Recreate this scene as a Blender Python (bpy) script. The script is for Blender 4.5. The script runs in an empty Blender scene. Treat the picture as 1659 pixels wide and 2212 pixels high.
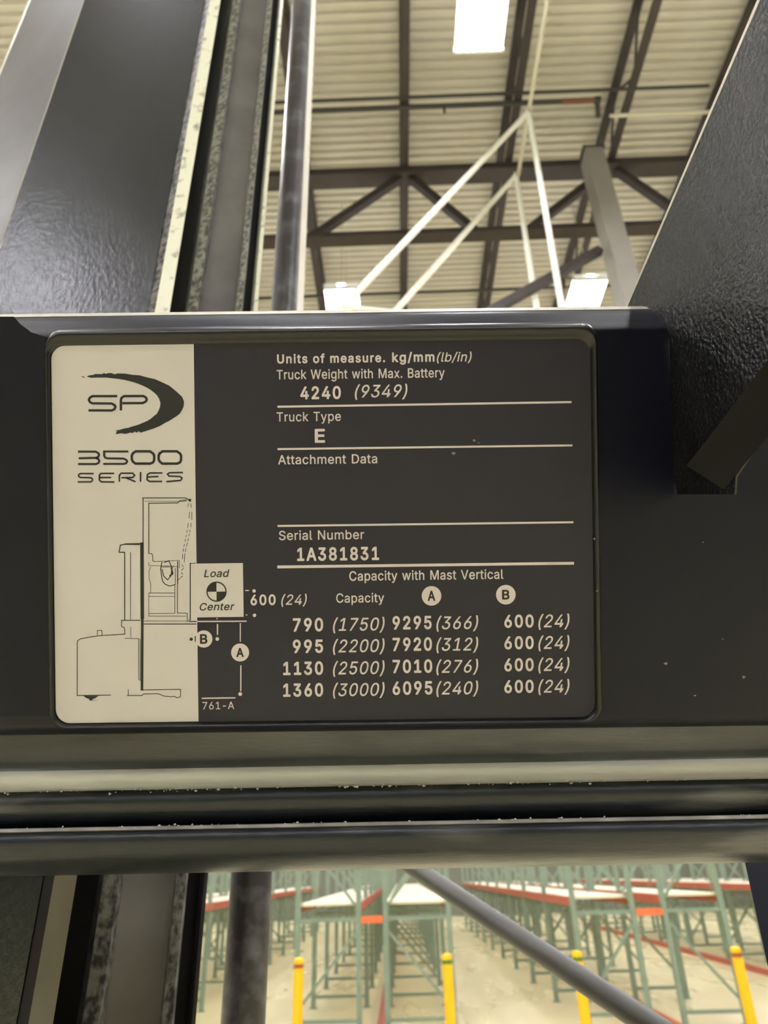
import bpy, bmesh, math, random
from mathutils import Vector, Matrix
random.seed(7)
S = bpy.context.scene
COL = S.collection

# ------------------------------------------------------------------ camera
F, CX, CY = 1475.0, 829.5, 1106.0          # focal length and centre for the 1659x2212 frame
CAM = Vector((0, 0, 2.2))
Zc = Vector(((750 - CX) / F, (1106 + 1669) / F, -1)).normalized()      # world up, in camera axes
Yc = Vector(((868 - CX) / F, -(1889 - CY) / F, -1)); Yc = (Yc - Zc * Yc.dot(Zc)).normalized()
Xc = Yc.cross(Zc)
R3 = Matrix((Xc, Yc, Zc))                  # camera axes -> world
cam = bpy.data.cameras.new('camera'); camo = bpy.data.objects.new('camera', cam); COL.objects.link(camo)
camo.matrix_world = Matrix.Translation(CAM) @ R3.to_4x4()
cam.sensor_fit = 'VERTICAL'; cam.sensor_height = 36; cam.sensor_width = 36
cam.lens = F * 36 / 2212; cam.clip_start = 0.02; cam.clip_end = 200
cam.dof.use_dof = True; cam.dof.focus_distance = 0.42; cam.dof.aperture_fstop = 10
S.camera = camo

# ------------------------------------------------------------------ world, exposure
W = bpy.data.worlds.new('world'); S.world = W; W.use_nodes = True
W.node_tree.nodes['Background'].inputs[0].default_value = (0.5, 0.46, 0.36, 1)
W.node_tree.nodes['Background'].inputs[1].default_value = 0.3
S.view_settings.view_transform = 'Standard'; S.view_settings.look = 'None'
S.view_settings.gamma = 1; S.view_settings.use_curve_mapping = False
S.view_settings.exposure = 0.0
LAMP = 60.0                                # radiance of the high bay diffusers

# ------------------------------------------------------------------ helpers: places
def ray(px, py): return R3 @ Vector(((px - CX) / F, -(py - CY) / F, -1))
def pz(px, py, z): return CAM + ray(px, py) * z
def ah(px, py, h): r = ray(px, py); return CAM + r * ((h - 2.2) / r.z)
def ay(px, py, y): r = ray(px, py); return CAM + r * (y / r.y)

# ------------------------------------------------------------------ helpers: materials
def mat(name, col, rough=0.5, metal=0.0, var=0.0, vscale=8, bump=0.0, bscale=200, spec=0.5,
        col2=None, c2=(0.55, 0.7), c2scale=12, stretch=(1, 1, 1), emit=None, estr=0, rvar=0.0, vor=False, bdist=None):
    m = bpy.data.materials.new(name); m.use_nodes = True
    nt = m.node_tree; N = nt.nodes; L = nt.links; b = N['Principled BSDF']
    b.inputs['Base Color'].default_value = (*col, 1); b.inputs['Roughness'].default_value = rough
    b.inputs['Metallic'].default_value = metal; b.inputs['Specular IOR Level'].default_value = spec
    if emit: b.inputs['Emission Color'].default_value = (*emit, 1); b.inputs['Emission Strength'].default_value = estr
    if var or bump or col2 or rvar:
        tc = N.new('ShaderNodeTexCoord'); mp = N.new('ShaderNodeMapping'); L.new(tc.outputs['Object'], mp.inputs[0])
        mp.inputs['Scale'].default_value = stretch
        def noise(sc, det=4):
            n = N.new('ShaderNodeTexNoise'); n.inputs['Scale'].default_value = sc; n.inputs['Detail'].default_value = det
            L.new(mp.outputs[0], n.inputs['Vector']); return n
        src = None
        if var:
            n = noise(vscale); r = N.new('ShaderNodeMapRange'); L.new(n.outputs['Fac'], r.inputs[0])
            r.inputs[1].default_value = 0.3; r.inputs[2].default_value = 0.7
            r.inputs[3].default_value = 1 - var; r.inputs[4].default_value = 1 + var
            v = N.new('ShaderNodeVectorMath'); v.operation = 'SCALE'; v.inputs[0].default_value = col
            L.new(r.outputs[0], v.inputs['Scale']); src = v.outputs[0]
        if col2:
            n = noise(c2scale, 6); r = N.new('ShaderNodeMapRange'); L.new(n.outputs['Fac'], r.inputs[0])
            r.inputs[1].default_value = c2[0]; r.inputs[2].default_value = c2[1]
            mx = N.new('ShaderNodeMix'); mx.data_type = 'RGBA'; L.new(r.outputs[0], mx.inputs[0])
            if src: L.new(src, mx.inputs[6])
            else: mx.inputs[6].default_value = (*col, 1)
            mx.inputs[7].default_value = (*col2, 1); src = mx.outputs[2]
        if src: L.new(src, b.inputs['Base Color'])
        if rvar:
            n = noise(vscale * 1.7); r = N.new('ShaderNodeMapRange'); L.new(n.outputs['Fac'], r.inputs[0])
            r.inputs[1].default_value = .3; r.inputs[2].default_value = .7
            r.inputs[3].default_value = max(.03, rough - rvar); r.inputs[4].default_value = min(1, rough + rvar); L.new(r.outputs[0], b.inputs['Roughness'])
        if bump:
            if vor:
                n = N.new('ShaderNodeTexVoronoi'); n.inputs['Scale'].default_value = bscale; L.new(mp.outputs[0], n.inputs['Vector']); o = n.outputs['Distance']
            else: n = noise(bscale, 3); o = n.outputs['Fac']
            bp = N.new('ShaderNodeBump'); bp.inputs['Strength'].default_value = bump; bp.inputs['Distance'].default_value = bdist or 0.3 / bscale
            L.new(o, bp.inputs['Height']); L.new(bp.outputs[0], b.inputs['Normal'])
    return m

M = {}
M['panel'] = mat('black satin paint', (.0040, .0045, .012), .46, spec=.22, bump=.08, bscale=900, var=.15, vscale=20)
M['brace'] = mat('unlit black brace paint', (.003, .003, .004), .5, spec=.15)
M['guard'] = mat('black orange peel paint', (.006, .006, .0075), .28, bump=1.0, bscale=420, spec=.6, var=.3, vscale=30, bdist=.0011)
M['bezel'] = mat('black moulded plastic', (.006, .006, .0075), .30, spec=.5, bump=.25, bscale=1500)
M['label'] = mat('black label film', (.018, .017, .028), .5, spec=.3)
M['cream'] = mat('cream label film', (.57, .545, .56), .5, var=.03, vscale=15)
M['ink'] = mat('black ink', (.008, .009, .010), .6)
M['print'] = mat('cream print', (.60, .54, .56), .6)
M['mast'] = mat('greasy black mast steel', (.088, .09, .094), .24, metal=1.0, bump=.45, bscale=260, bdist=.0008, var=.18, vscale=5, stretch=(1, 1, .45))
M['mastside'] = mat('grey black mast side', (.06, .058, .062), .42, metal=.2, bump=.15, bscale=200, var=.3, vscale=8)
M['bright'] = mat('rail steel with painted sheen', (.95, .97, .80), .35, metal=0, spec=1, bump=.3, bscale=260, col2=(.35, .35, .30), c2=(.58, .72), c2scale=60)  # near-white base colour carries the light reflected by the flange
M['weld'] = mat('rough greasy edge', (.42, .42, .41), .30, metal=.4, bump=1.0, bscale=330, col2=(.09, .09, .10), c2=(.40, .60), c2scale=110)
M['web'] = mat('grey channel web', (.19, .18, .178), .5, metal=.2, var=.25, vscale=10, bump=.1, bscale=150)
M['groove'] = mat('greasy black and painted shade', (.012, .010, .012), .5, var=.3)  # also paints the shade on the lower rails
M['cyl'] = mat('mottled lift cylinder', (.016, .014, .018), .36, col2=(.10, .10, .11), c2=(.48, .70), c2scale=30, bump=.2, bscale=90)
M['greaseshade'] = mat('rail steel with painted shade', (.10, .092, .07), .45, var=.35, vscale=12, stretch=(1, 1, .3))  # darker copy of the rail steel, shade mixed into its colour
M['edge'] = mat('pale edge with painted highlight', (.62, .60, .53), .42, metal=.3, bump=.5, bscale=500)  # pale strips paint highlights along edges; also the cylinder guard strip
M['scuff'] = mat('scuffed grey steel', (.44, .455, .50), .40, metal=.1, var=.35, vscale=22, stretch=(.35, 2, 2), bump=.15, bscale=250, col2=(.17, .16, .15), c2=(.42, .72), c2scale=11, rvar=.1)
M['rail'] = mat('scuffed black rail', (.012, .015, .022), .34, metal=.1, col2=(.11, .11, .115), c2=(.54, .74), c2scale=22, stretch=(.35, 2, 2), bump=.2, bscale=300)
M['strut'] = mat('grey painted strut', (.05, .047, .040), .45, var=.1)
M['railglint'] = mat('painted rail highlight', (.30, .29, .28), .5, var=.4, vscale=40)  # pale tone painting the highlight on the bottom rail
M['debris'] = mat('pale grit', (.55, .53, .48), .6)
M['deck'] = mat('cream steel roof deck', (.55, .525, .46), .55, var=.05, vscale=.7)
M['joist'] = mat('dark brown steel', (.030, .022, .021), .6, var=.2, vscale=3)
M['pipe'] = mat('black pipe', (.025, .025, .022), .5)
M['pipered'] = mat('red brown pipe', (.14, .05, .03), .5)
M['conduit'] = mat('pale conduit', (.55, .53, .42), .5)
M['white'] = mat('white enamel tube', (.94, .94, .86), .35)
M['column'] = mat('grey column paint', (.24, .225, .20), .5, var=.1, vscale=2)
M['housing'] = mat('white lamp housing', (.8, .8, .75), .4)
M['lamp'] = mat('lamp glow', (1, 1, 1), .5, emit=(.98, .96, 1), estr=LAMP)
M['uplight'] = mat('lamp uplight glow', (1, 1, 1), .5, emit=(.98, .96, 1), estr=LAMP * .3)
M['floor'] = mat('sealed concrete', (.73, .68, .39), .30, var=.10, vscale=.5, col2=(.55, .48, .31), c2=(.35, .9), c2scale=.9, stretch=(1, .25, 1), rvar=.08)
M['wall'] = mat('tilt up wall paint', (.38, .39, .35), .7, var=.06, vscale=.4)
M['walldim'] = mat('darkened wall paint', (.15, .16, .12), .7)  # dimness painted into both end walls; the near one darkens mast reflections
M['post'] = mat('sage green rack paint', (.22, .29, .22), .45, var=.08, vscale=4)
M['beam'] = mat('terracotta beam paint', (.42, .10, .055), .45, var=.1, vscale=3)
M['spacer'] = mat('orange spacer paint', (.85, .17, .06), .45)
M['rackdeck'] = mat('cream deck board', (.78, .72, .54), .6, var=.05, vscale=2)
M['yellow'] = mat('yellow bollard sleeve', (.95, .52, .005), .42)
M['redband'] = mat('red brown band', (.33, .07, .02), .5)
M['greenband'] = mat('green band', (.09, .20, .02), .5)

# ------------------------------------------------------------------ helpers: meshes
WL = {}                                    # world location of each translation-only parent
def link(name, me, m=None, parent=None, loc=None, mw=None):
    o = bpy.data.objects.new(name, me); COL.objects.link(o)
    if m is not None and me is not None and not me.materials: me.materials.append(m)
    if mw is not None:
        o.matrix_world = mw; WL[o.name] = mw
        if parent: o.parent = parent; o.matrix_parent_inverse = WL[parent.name].inverted()
        return o
    loc = Vector(loc or (0, 0, 0)); WL[o.name] = Matrix.Translation(loc)
    if parent:
        o.parent = parent; o.matrix_parent_inverse = WL[parent.name].inverted()
    o.location = loc
    return o
def tag(o, label=None, cat=None, group=None, kind=None):
    for k, v in (('label', label), ('category', cat), ('group', group), ('kind', kind)):
        if v: o[k] = v
    return o
def empty(name, loc): return link(name, None, loc=loc)
def mesh(name, vs, fs, m, parent=None, smooth=False, origin=None):
    vs = [Vector(v) for v in vs]
    c = Vector(origin) if origin else sum(vs, Vector()) / len(vs)
    me = bpy.data.meshes.new(name); me.from_pydata([v - c for v in vs], [], fs)
    bm = bmesh.new(); bm.from_mesh(me); bmesh.ops.recalc_face_normals(bm, faces=bm.faces); bm.to_mesh(me); bm.free()
    if smooth: me.shade_smooth()
    return link(name, me, m, parent, c)
class MB:
    def __init__(s): s.v = []; s.f = []
    def add(s, vs, fs): n = len(s.v); s.v += [Vector(v) for v in vs]; s.f += [[i + n for i in f] for f in fs]; return s
    def box(s, a, b):
        x0, y0, z0 = a; x1, y1, z1 = b
        return s.add([(x0,y0,z0),(x1,y0,z0),(x1,y1,z0),(x0,y1,z0),(x0,y0,z1),(x1,y0,z1),(x1,y1,z1),(x0,y1,z1)],
                     [(0,1,2,3),(4,5,6,7),(0,1,5,4),(1,2,6,5),(2,3,7,6),(3,0,4,7)])
    def bar(s, p, q, w, h=None, up=(0, 0, 1), n=0, w2=None):
        p, q = Vector(p), Vector(q); d = (q - p).normalized(); up = Vector(up)
        if abs(d.dot(up)) > .95: up = Vector((0, 1, 0))
        a = d.cross(up).normalized(); b = a.cross(d); h = h or w; w2 = w2 or w
        if n:
            vs = []
            for c, r in ((p, w / 2), (q, w2 / 2)):
                vs += [c + a * r * math.cos(2*math.pi*i/n) + b * r * math.sin(2*math.pi*i/n) for i in range(n)]
            fs = [(i, (i+1) % n, n + (i+1) % n, n + i) for i in range(n)] + [tuple(range(n)), tuple(range(n, 2*n))]
        else:
            vs = [c + a*sx*w/2 + b*sy*h/2 for c in (p, q) for sx, sy in ((-1,-1),(1,-1),(1,1),(-1,1))]
            fs = [(0,1,2,3),(4,5,6,7),(0,1,5,4),(1,2,6,5),(2,3,7,6),(3,0,4,7)]
        return s.add(vs, fs)
    def build(s, name, m, parent=None, smooth=False): 
        o = mesh(name, s.v, s.f, m, parent)
        if smooth:
            o.data.shade_smooth()
            o.data.set_sharp_from_angle(angle=math.radians(40))
        return o
def copy_to(o, loc, parent=None, name=None):
    c = o.copy(); COL.objects.link(c); c.parent = None; c.matrix_parent_inverse = Matrix()
    WL[c.name] = Matrix.Translation(Vector(loc))
    if parent: c.parent = parent; c.matrix_parent_inverse = WL[parent.name].inverted()
    c.location = loc
    return c

# ================================================================== the building
DZ = 12.6
mb = MB(); y = -14.0; p = 0.135; prof = []
while y < 46:
    prof += [(y, DZ), (y + p*.42, DZ), (y + p*.54, DZ + .05), (y + p*.88, DZ + .05)]; y += p
x0, x1 = -18, 22; v = []
for yy, zz in prof: v += [(x0, yy, zz), (x1, yy, zz)]
ceil = mesh('ceiling', v, [(2*i, 2*i+1, 2*i+3, 2*i+2) for i in range(len(prof) - 1)], M['deck'])
tag(ceil, kind='structure', label='cream ribbed steel roof deck')
fl = MB().box((-18, -14, -.2), (22, 46, 0)).build('floor', M['floor']); tag(fl, 'sealed pale concrete warehouse floor', kind='structure')
for nm, a, b in (('wall_far', (-18, 46, 0), (22, 46.2, DZ + .2)), ('wall_near', (-18, -14.2, 0), (22, -14, DZ + .2)),
                 ('wall_left', (-18.2, -14, 0), (-18, 46, DZ + .2)), ('wall_right', (22, -14, 0), (22.2, 46, DZ + .2))):
    tag(MB().box(a, b).build(nm, M['walldim' if nm in ('wall_far', 'wall_near') else 'wall']), 'painted warehouse wall', kind='structure')

# open web joists running away from the camera
def joist(xx, label):
    r = empty('roof_joist', (xx, 16, 11.95))
    zt, zb = DZ - .06, 11.85
    MB().box((xx - .06, -14, zt - .06), (xx + .06, 46, zt)).build('top_chord', M['joist'], r)
    MB().box((xx - .055, -14, zb - .05), (xx + .055, 46, zb)).build('bottom_chord', M['joist'], r)
    yy = -13.6; mbw = None; proto = None
    while yy < 45:
        if proto is None: proto = MB().bar((xx, yy, zb), (xx, yy + .6, zt - .05), .03).build('web_bar', M['joist'], r); pm = MB().bar((xx, yy + .6, zt - .05), (xx, yy + 1.2, zb), .03).build('web_bar', M['joist'], r); py_ = yy
        else:
            copy_to(proto, (xx, proto.location.y + yy - py_, proto.location.z), r); copy_to(pm, (xx, pm.location.y + yy - py_, pm.location.z), r)
        yy += 1.2
    tag(r, label, 'joist', 'open web roof joists')
JX = [(-2.75, 'dark roof joist mostly hidden behind the mast, leftmost of the row'), (-1.18, 'dark roof joist beside the mast, second of the row from left'),
      (.41, 'dark roof joist seen edge on as one upright line above the data plate'), (2.0, 'dark roof joist with the pale conduit clipped along its right side'),
      (3.58, 'dark roof joist whose two chords and webs show open, left of the guard leg'), (5.15, 'dark roof joist close above the sloping edge of the right guard leg')]
for xx, lb in JX: joist(xx, lb)
# joist girder
def girder(Y, zt, zb, label, lite=False):
    r = empty('joist_girder', (2, Y, zb))
    MB().box((-17.9, Y - .13, zt - .13), (21.9, Y + .13, zt)).build('top_chord', M['joist'], r)
    MB().box((-17.9, Y - .10, zb - .08), (21.9, Y + .10, zb)).build('bottom_chord', M['joist'], r)
    k = -17
    base = .41
    j = -11
    while True:
        a = base + 3.17 * j / 2 * 1.0
        if a > 20: break
        pk = base + 3.17 * (j // 2) if j % 2 == 0 else None
        if j % 2 == 0:
            xx = a
            if -17 < xx < 20:
                MB().bar((xx - .08, Y, zt - .12), (xx - 1.45, Y, zb - .02), .11).build('web_member', M['joist'], r)
                MB().bar((xx + .08, Y, zt - .12), (xx + 1.0, Y, zb - .02), .11).build('web_member', M['joist'], r)
        j += 1
    tag(r, label, 'girder', 'joist girders')
girder(6.9, 11.80, 10.42, 'dark joist girder crossing the view just above the truck crossmember')
for yy, lb in ((-3.1, 'dark joist girder overhead behind the viewer'), (18.9, 'dark joist girder of the next bay, hidden behind the crossmember'), (30.9, 'dark joist girder farthest away, hidden behind the crossmember')): girder(yy, 11.80, 10.42, lb)
# columns under the girders
def column(xx, yy, label, group):
    r = empty('steel_column', (xx, yy, 0))
    MB().box((xx - .13, yy - .15, .02), (xx + .13, yy + .15, 11.60)).build('shaft', M['column'], r)
    MB().box((xx - .25, yy - .25, 0), (xx + .25, yy + .25, .02)).build('base_plate', M['column'], r)
    mbk = MB().box((xx - .16, yy - .16, 11.60), (xx + .16, yy + .16, 11.64)).build('cap_plate', M['joist'], r)
    tag(r, label, 'column', group)
column(3.19, 6.59, 'grey steel column rising to the girder left of the sloping guard leg', None)
# knee brace from the column
kb = MB().bar(ay(1296, 541, 6.6), ay(1030, 690, 6.6) , .11).build('knee_brace', M['joist']); tag(kb, 'brown diagonal brace running down left from the top of the grey column', 'brace')

# sprinkler lines and conduits
def pipe(name, pts, d, m, label, cat, parts=()):
    r = empty(name, pts[0])
    for a, b in zip(pts, pts[1:]): MB().bar(a, b, d, n=10).build('pipe_run', m, r, smooth=True)
    for q in pts[1:-1]: MB().bar(q - Vector((d*.6, 0, 0)), q + Vector((d*.6, 0, 0)), d*1.4, n=10).build('elbow', m, r, smooth=True)
    for q in parts: MB().bar(q, q + Vector((0, 0, -.12)), .035, n=6).build('sprinkler_head', m, r)
    tag(r, label, cat); return r
a = ah(600, 240, 11.75); b = ah(1290, 219, 11.75); yy = (a.y + b.y) / 2
pipe('sprinkler_pipe', [Vector((-17.8, yy, 11.75)), Vector((b.x, yy, 11.75)), Vector((b.x + .06, yy + .22, 11.72))], .07, M['pipe'],
     'black sprinkler pipe, lower of the two upper cross pipes, ending in a bend', 'pipe', [Vector((x_, yy, 11.72)) for x_ in (-2.2, .95, -5)])
MB().bar((b.x - .5, yy, 11.75), (b.x + .02, yy, 11.75), .078, n=10).build('pipe_sleeve', M['pipered'], bpy.data.objects['sprinkler_pipe'], smooth=True)
yb = ah(1100, 202, 11.80).y
pipe('cross_pipe', [Vector((-17.8, yb, 11.8)), Vector((ah(1530, 190, 11.8).x, yb, 11.8))], .045, M['pipe'], 'thin black pipe, upper of the two upper cross pipes under the roof deck', 'pipe')
yb = ah(900, 632, 11.6).y
pipe('cross_pipe', [Vector((-17.8, yb, 11.6)), Vector((21, yb, 11.6))], .06, M['pipe'], 'thin dark cross pipe low in the roof view just above the crossmember', 'pipe')
yb = ah(1430, 246, 11.6).y
pipe('cross_conduit', [Vector((3.3, yb, 11.6)), Vector((5.2, yb, 11.6))], .05, M['conduit'], 'pale cross conduit spanning two joists left of the guard leg', 'conduit')
pipe('conduit', [Vector((2.1, -13, 11.45)), Vector((2.1, 6.75, 11.45))], .055, M['conduit'], 'pale conduit along a roof joist, holding the white tube hangers', 'conduit')
pipe('conduit', [Vector((4.75, -13, 11.5)), Vector((4.75, 45, 11.5))], .10, M['conduit'], 'pale conduit running past the sloping edge of the right guard leg', 'conduit')

# white tube hangers (inverted V)
def hanger(apex, left, right, d, label):
    r = empty('tube_hanger', apex)
    MB().bar(apex, left, d, n=12, w2=d*1.25).build('left_tube', M['white'], r, smooth=True)
    MB().bar(apex, right, d, n=12, w2=d*1.15).build('right_tube', M['white'], r, smooth=True)
    MB().bar(apex + Vector((0, 0, .04)), apex - Vector((0, 0, .05)), d*1.1, n=10).build('hook', M['conduit'], r)
    MB().bar(left, right, d, n=12).build('cross_tube', M['white'], r, smooth=True)
    tag(r, label, 'hanger', 'white tube hangers')
ap = Vector((2.08, 5.74, 11.38)); hanger(ap, ay(740, 664, 5.74), ay(1222, 712, 5.74), .066, 'larger white inverted V tube hanger, with the higher peak')
ap = Vector((2.05, 6.70, 11.38)); hanger(ap, ay(815, 716, 6.70), ay(1166, 712, 6.70), .07, 'smaller white inverted V tube hanger, with the lower peak')

# high bay fixtures
def fixture(proto=[None]):
    r = empty('high_bay_fixture', (0, 0, 10.5))
    z = 10.5
    MB().box((-.27, -.6, z + .03), (-.06, .6, z + .09)).add([], []).build('housing', M['housing'], r)
    MB().box((.06, -.6, z + .03), (.27, .6, z + .09)).build('housing', M['housing'], r)
    MB().box((-.06, -.6, z + .04), (.06, .6, z + .08)).build('uplight_slot', M['uplight'], r)
    for k in range(6):
        MB().bar((-.2225 + k*.089, -.57, z + .005), (-.2225 + k*.089, .57, z + .005), .088, .05, n=8).build('lamp_tube', M['lamp'], r)
    for s in (-1, 1): MB().box((-.28, s*.585 - .015, z - .03), (.28, s*.585 + .015, z + .095)).build('end_cap', M['housing'], r)
    for s in (-.5, .5): MB().bar((0, s, z + .08), (0, s, DZ + .06), .012).build('hanger_wire', M['conduit'], r)
    return r
f0 = fixture(); first = True
def place_fixture(x_, y_, lb):
    global first
    if first: r = f0; first = False
    else:
        r = f0.copy(); COL.objects.link(r)
        for ch in list(f0.children):
            c = ch.copy(); COL.objects.link(c); c.parent = r; c.matrix_parent_inverse = Matrix.Translation((0, 0, -10.5))
    r.location = (x_, y_, 10.5)
    tag(r, lb, 'light', 'high bay ceiling lights')
fx = [(1.19, 3.86, 'lit high bay light at the top of the view, beside the pale conduit'),
      (-.66, 8.53, 'lit high bay light left of the white tube hangers, just above the crossmember'),
      (3.33, 8.53, 'lit high bay light in front of the grey column, just above the crossmember')]
for a_ in fx: place_fixture(*a_)
HID = 'lit high bay light outside the view, hidden behind the truck'
for i, yy in enumerate((-12.9, -8.3, -.8, 3.86, 8.53, 13.2, 17.9, 22.6, 27.3, 32, 36.7, 41.4)):
    odd = i % 2
    off = {0: 2.3, 1: -.9}.get(i, 0)  # unseen rear rows moved off the grid to throw a highlight on the mast
    xs = [1.19 + 4 * k for k in range(-4, 6)] if odd else [-.66 + 4 * k for k in range(-4, 6)]
    if yy == 3.86: xs = [1.19 + 4*k for k in range(-4, 6)]
    if yy == 8.53: xs = [-.66 + 4*k for k in range(-4, 6)]
    for x_ in [q + off for q in xs]:
        if any(abs(x_ - q[0]) < .1 and abs(yy - q[1]) < .1 for q in fx): continue
        if -17 < x_ < 21: place_fixture(x_, yy, HID)

# ================================================================== racking
Y0, BAY = 13.2, 2.55
def rack(xa, xb, nb, inner, label, group='pallet rack rows'):
    r = empty('pallet_rack', ((xa + xb)/2, Y0, 0)); H = 5.0
    w = .085
    def rep(o, n, dy=BAY):
        for k in range(1, n): copy_to(o, o.location + Vector((0, k*dy, 0)), r)
    s = 1 if inner > (xa + xb)/2 else -1       # which side the flue is on
    xo, xi = (xa, xb) if s > 0 else (xb, xa)
    for xx in (xa, xb):
        c = xx + (w/2 if xx == xa else -w/2)
        rep(MB().box((c - w/2, Y0, .01), (c + w/2, Y0 + .07, H)).build('post', M['post'], r), nb + 1)
        rep(MB().box((c - .08, Y0 - .03, 0), (c + .08, Y0 + .10, .01)).build('foot_plate', M['post'], r), nb + 1)
    for z in (.18, 1.56, 3.0):
        rep(MB().bar((xa + w, Y0 + .035, z), (xb - w, Y0 + .035, z), .04, .055).build('frame_strut', M['post'], r), nb + 1)
    for za, zb in ((1.38, .34), (1.75, 2.85)):
        rep(MB().bar((xi - s*w, Y0 + .035, za), (xo + s*w, Y0 + .035, zb), .035, .045).build('frame_brace', M['post'], r), nb + 1)
    for z in (1.66, 3.5):
        for xx in (xa + .03, xb - .03):
            rep(MB().box((xx - .025, Y0 + .075, z), (xx + .025, Y0 + BAY - .005, z + .13)).build('shelf_beam', M['beam'], r), nb)
    rep(MB().box((xa + .06, Y0 + .08, 1.76), (xb - .06, Y0 + BAY - .01, 1.80)).build('shelf_deck', M['rackdeck'], r), nb)
    tag(r, label, 'rack', group)
    return r
rack(-1.80, -.70, 9, -.5, 'green pallet rack row behind the leftmost yellow bollard, left half of the centre pair')
rack(-.34, .80, 9, -.5, 'green pallet rack row behind the second yellow bollard, right half of the centre pair')
rack(2.80, 3.86, 9, 4.1, 'green pallet rack row behind the third bollard, crossed by the grey strut')
rack(4.30, 5.34, 9, 4.1, 'green pallet rack row behind the rightmost yellow bollard')
rack(-6.34, -5.27, 7, -5, 'green pallet rack row far left, hidden behind the mast')
rack(-4.91, -3.85, 9, -5, 'green pallet rack row seen in the narrow gap between mast and lift cylinder')
rack(8.2, 9.26, 9, 9.6, 'green pallet rack row beyond the right hand aisle')
rack(9.65, 10.7, 7, 9.5, 'green pallet rack row farthest right, behind its neighbour')
def spacers(xa, xb, label):
    r = empty('flue_spacer', ((xa + xb)/2, Y0 + .035, 1.52))
    o = MB().box((xa, Y0 - .02, 1.50), (xb, Y0 + .09, 1.60)).build('spacer_bar', M['spacer'], r)
    tag(r, label, 'spacer')
spacers(-.70, -.34, 'orange spacer bar joining the centre pair of racks')
spacers(3.86, 4.30, 'orange spacer bar joining the right hand pair of racks')
for x_, lb in ((-.42, 'red guide rail on the floor between the centre racks'), (4.08, 'red guide rail on the floor between the right hand racks'), (8.1, 'red guide rail on the floor at the far right rack row')):
    tag(MB().box((x_ - .05, 11.9, 0), (x_ + .05, 36, .12)).build('floor_rail', M['beam']), lb, 'rail')
# low cross members on the floor between frames, seen as dark lines
def bollard(px, py, d, band, lb):
    t = ay(px, py, 12.5); h = t.z; r = empty('bollard', (t.x, 12.5, 0)); rr = .078
    MB().bar((t.x, 12.5, 0), (t.x, 12.5, h - .14), rr*2, n=24).build('sleeve', M['yellow'], r, smooth=True)
    MB().bar((t.x, 12.5, h - .14), (t.x, 12.5, h - .08), rr*1.9, n=24).build('band', M[band], r, smooth=True)
    m = MB(); n = 20; rings = [(rr, -.08), (rr, -.045), (rr*.92, -.02), (rr*.7, -.006), (rr*.35, 0)]
    vs = [(t.x + a*math.cos(2*math.pi*i/n), 12.5 + a*math.sin(2*math.pi*i/n), h + z) for a, z in rings for i in range(n)]
    fs = [(k*n + i, k*n + (i+1) % n, (k+1)*n + (i+1) % n, (k+1)*n + i) for k in range(4) for i in range(n)] + [tuple(range(4*n, 5*n)), tuple(range(n))]
    m.add(vs, fs).build('dome_cap', M['yellow'], r, smooth=True)
    tag(r, lb, 'bollard', 'yellow bollards in front of the racks')
bollard(646, 2068, 0, 'redband', 'yellow bollard with red brown band, left of the centre racks')
bollard(965, 2059, 0, 'greenband', 'yellow bollard with green band, right of the centre racks')
bollard(1245, 2053, 0, 'greenband', 'yellow bollard with green band, crossed by the grey diagonal strut')
bollard(1587, 2044, 0, 'redband', 'yellow bollard with red brown band, rightmost in view')

# ================================================================== the order picking truck
T = empty('order_picker_truck', (0, .7, 0))
tag(T, 'black order picking lift truck with mast, crossmember and data plate, filling the foreground', 'lift truck')
def cross(pts, z0, z1, name, m, smooth=False):
    n = len(pts)
    vs = [(x, y, z0) for x, y in pts] + [(x, y, z1) for x, y in pts]
    fs = [(i, (i+1) % n, n + (i+1) % n, n + i) for i in range(n)] + [tuple(range(n)), tuple(range(n, 2*n))]
    return mesh(name, vs, fs, m, T)
def mx(px, Y): q = ay(px, 675, Y); return (q.x, q.y)
Z0, Z1 = .06, 4.6
cross([mx(-211, .66), mx(-49, .56), mx(-40, .62), mx(-200, .75)], Z0, Z1, 'mast_side_plate', M['mastside'])
cross([mx(-49, .56), mx(318, .62), mx(314, .68), mx(-40, .63)], Z0, Z1, 'mast_face_plate', M['mast'])
cross([mx(-51, .558), mx(-46, .561), mx(-44, .57), mx(-50, .57)], Z0, Z1, 'corner_highlight', M['edge'])  # corner glint painted as a pale strip
cross([mx(-215, .66), mx(-210, .659), mx(-208, .67)], Z0, Z1, 'corner_highlight', M['edge'])
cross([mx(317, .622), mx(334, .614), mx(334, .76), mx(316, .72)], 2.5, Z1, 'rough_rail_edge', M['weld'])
cross([mx(317, .622), mx(334, .614), mx(334, .76), mx(316, .72)], Z0, 2.5, 'shaded_rail_edge', M['groove'])  # same rail edge below the crossmember, shade put into its colour
cross([mx(334, .612), mx(366, .612), mx(364, .80), mx(336, .80)], 2.5, Z1, 'sheen_rail_flange', M['bright'])  # upper flange, its reflection painted as pale colour
cross([mx(334, .612), mx(366, .612), mx(364, .80), mx(336, .80)], Z0, 2.5, 'shaded_rail_flange', M['greaseshade'])  # lower flange in a dark tone that stands for shade
cross([mx(364, .80), mx(400, .80), mx(400, .83), mx(364, .83)], Z0, Z1, 'greasy_groove', M['groove'])
cross([mx(397, .79), mx(404, .755), mx(426, .75), mx(432, .765), mx(430, .82), mx(400, .82)], Z0, Z1, 'rough_rail_edge', M['weld'])
cross([mx(430, .775), mx(506, .79), mx(506, .83), mx(430, .82)], Z0, Z1, 'channel_web', M['web'])
cross([mx(505, .79), mx(508, .755), mx(521, .75), mx(524, .765), mx(522, .84), mx(507, .84)], Z0, Z1, 'rough_rail_edge', M['weld'])
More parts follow.
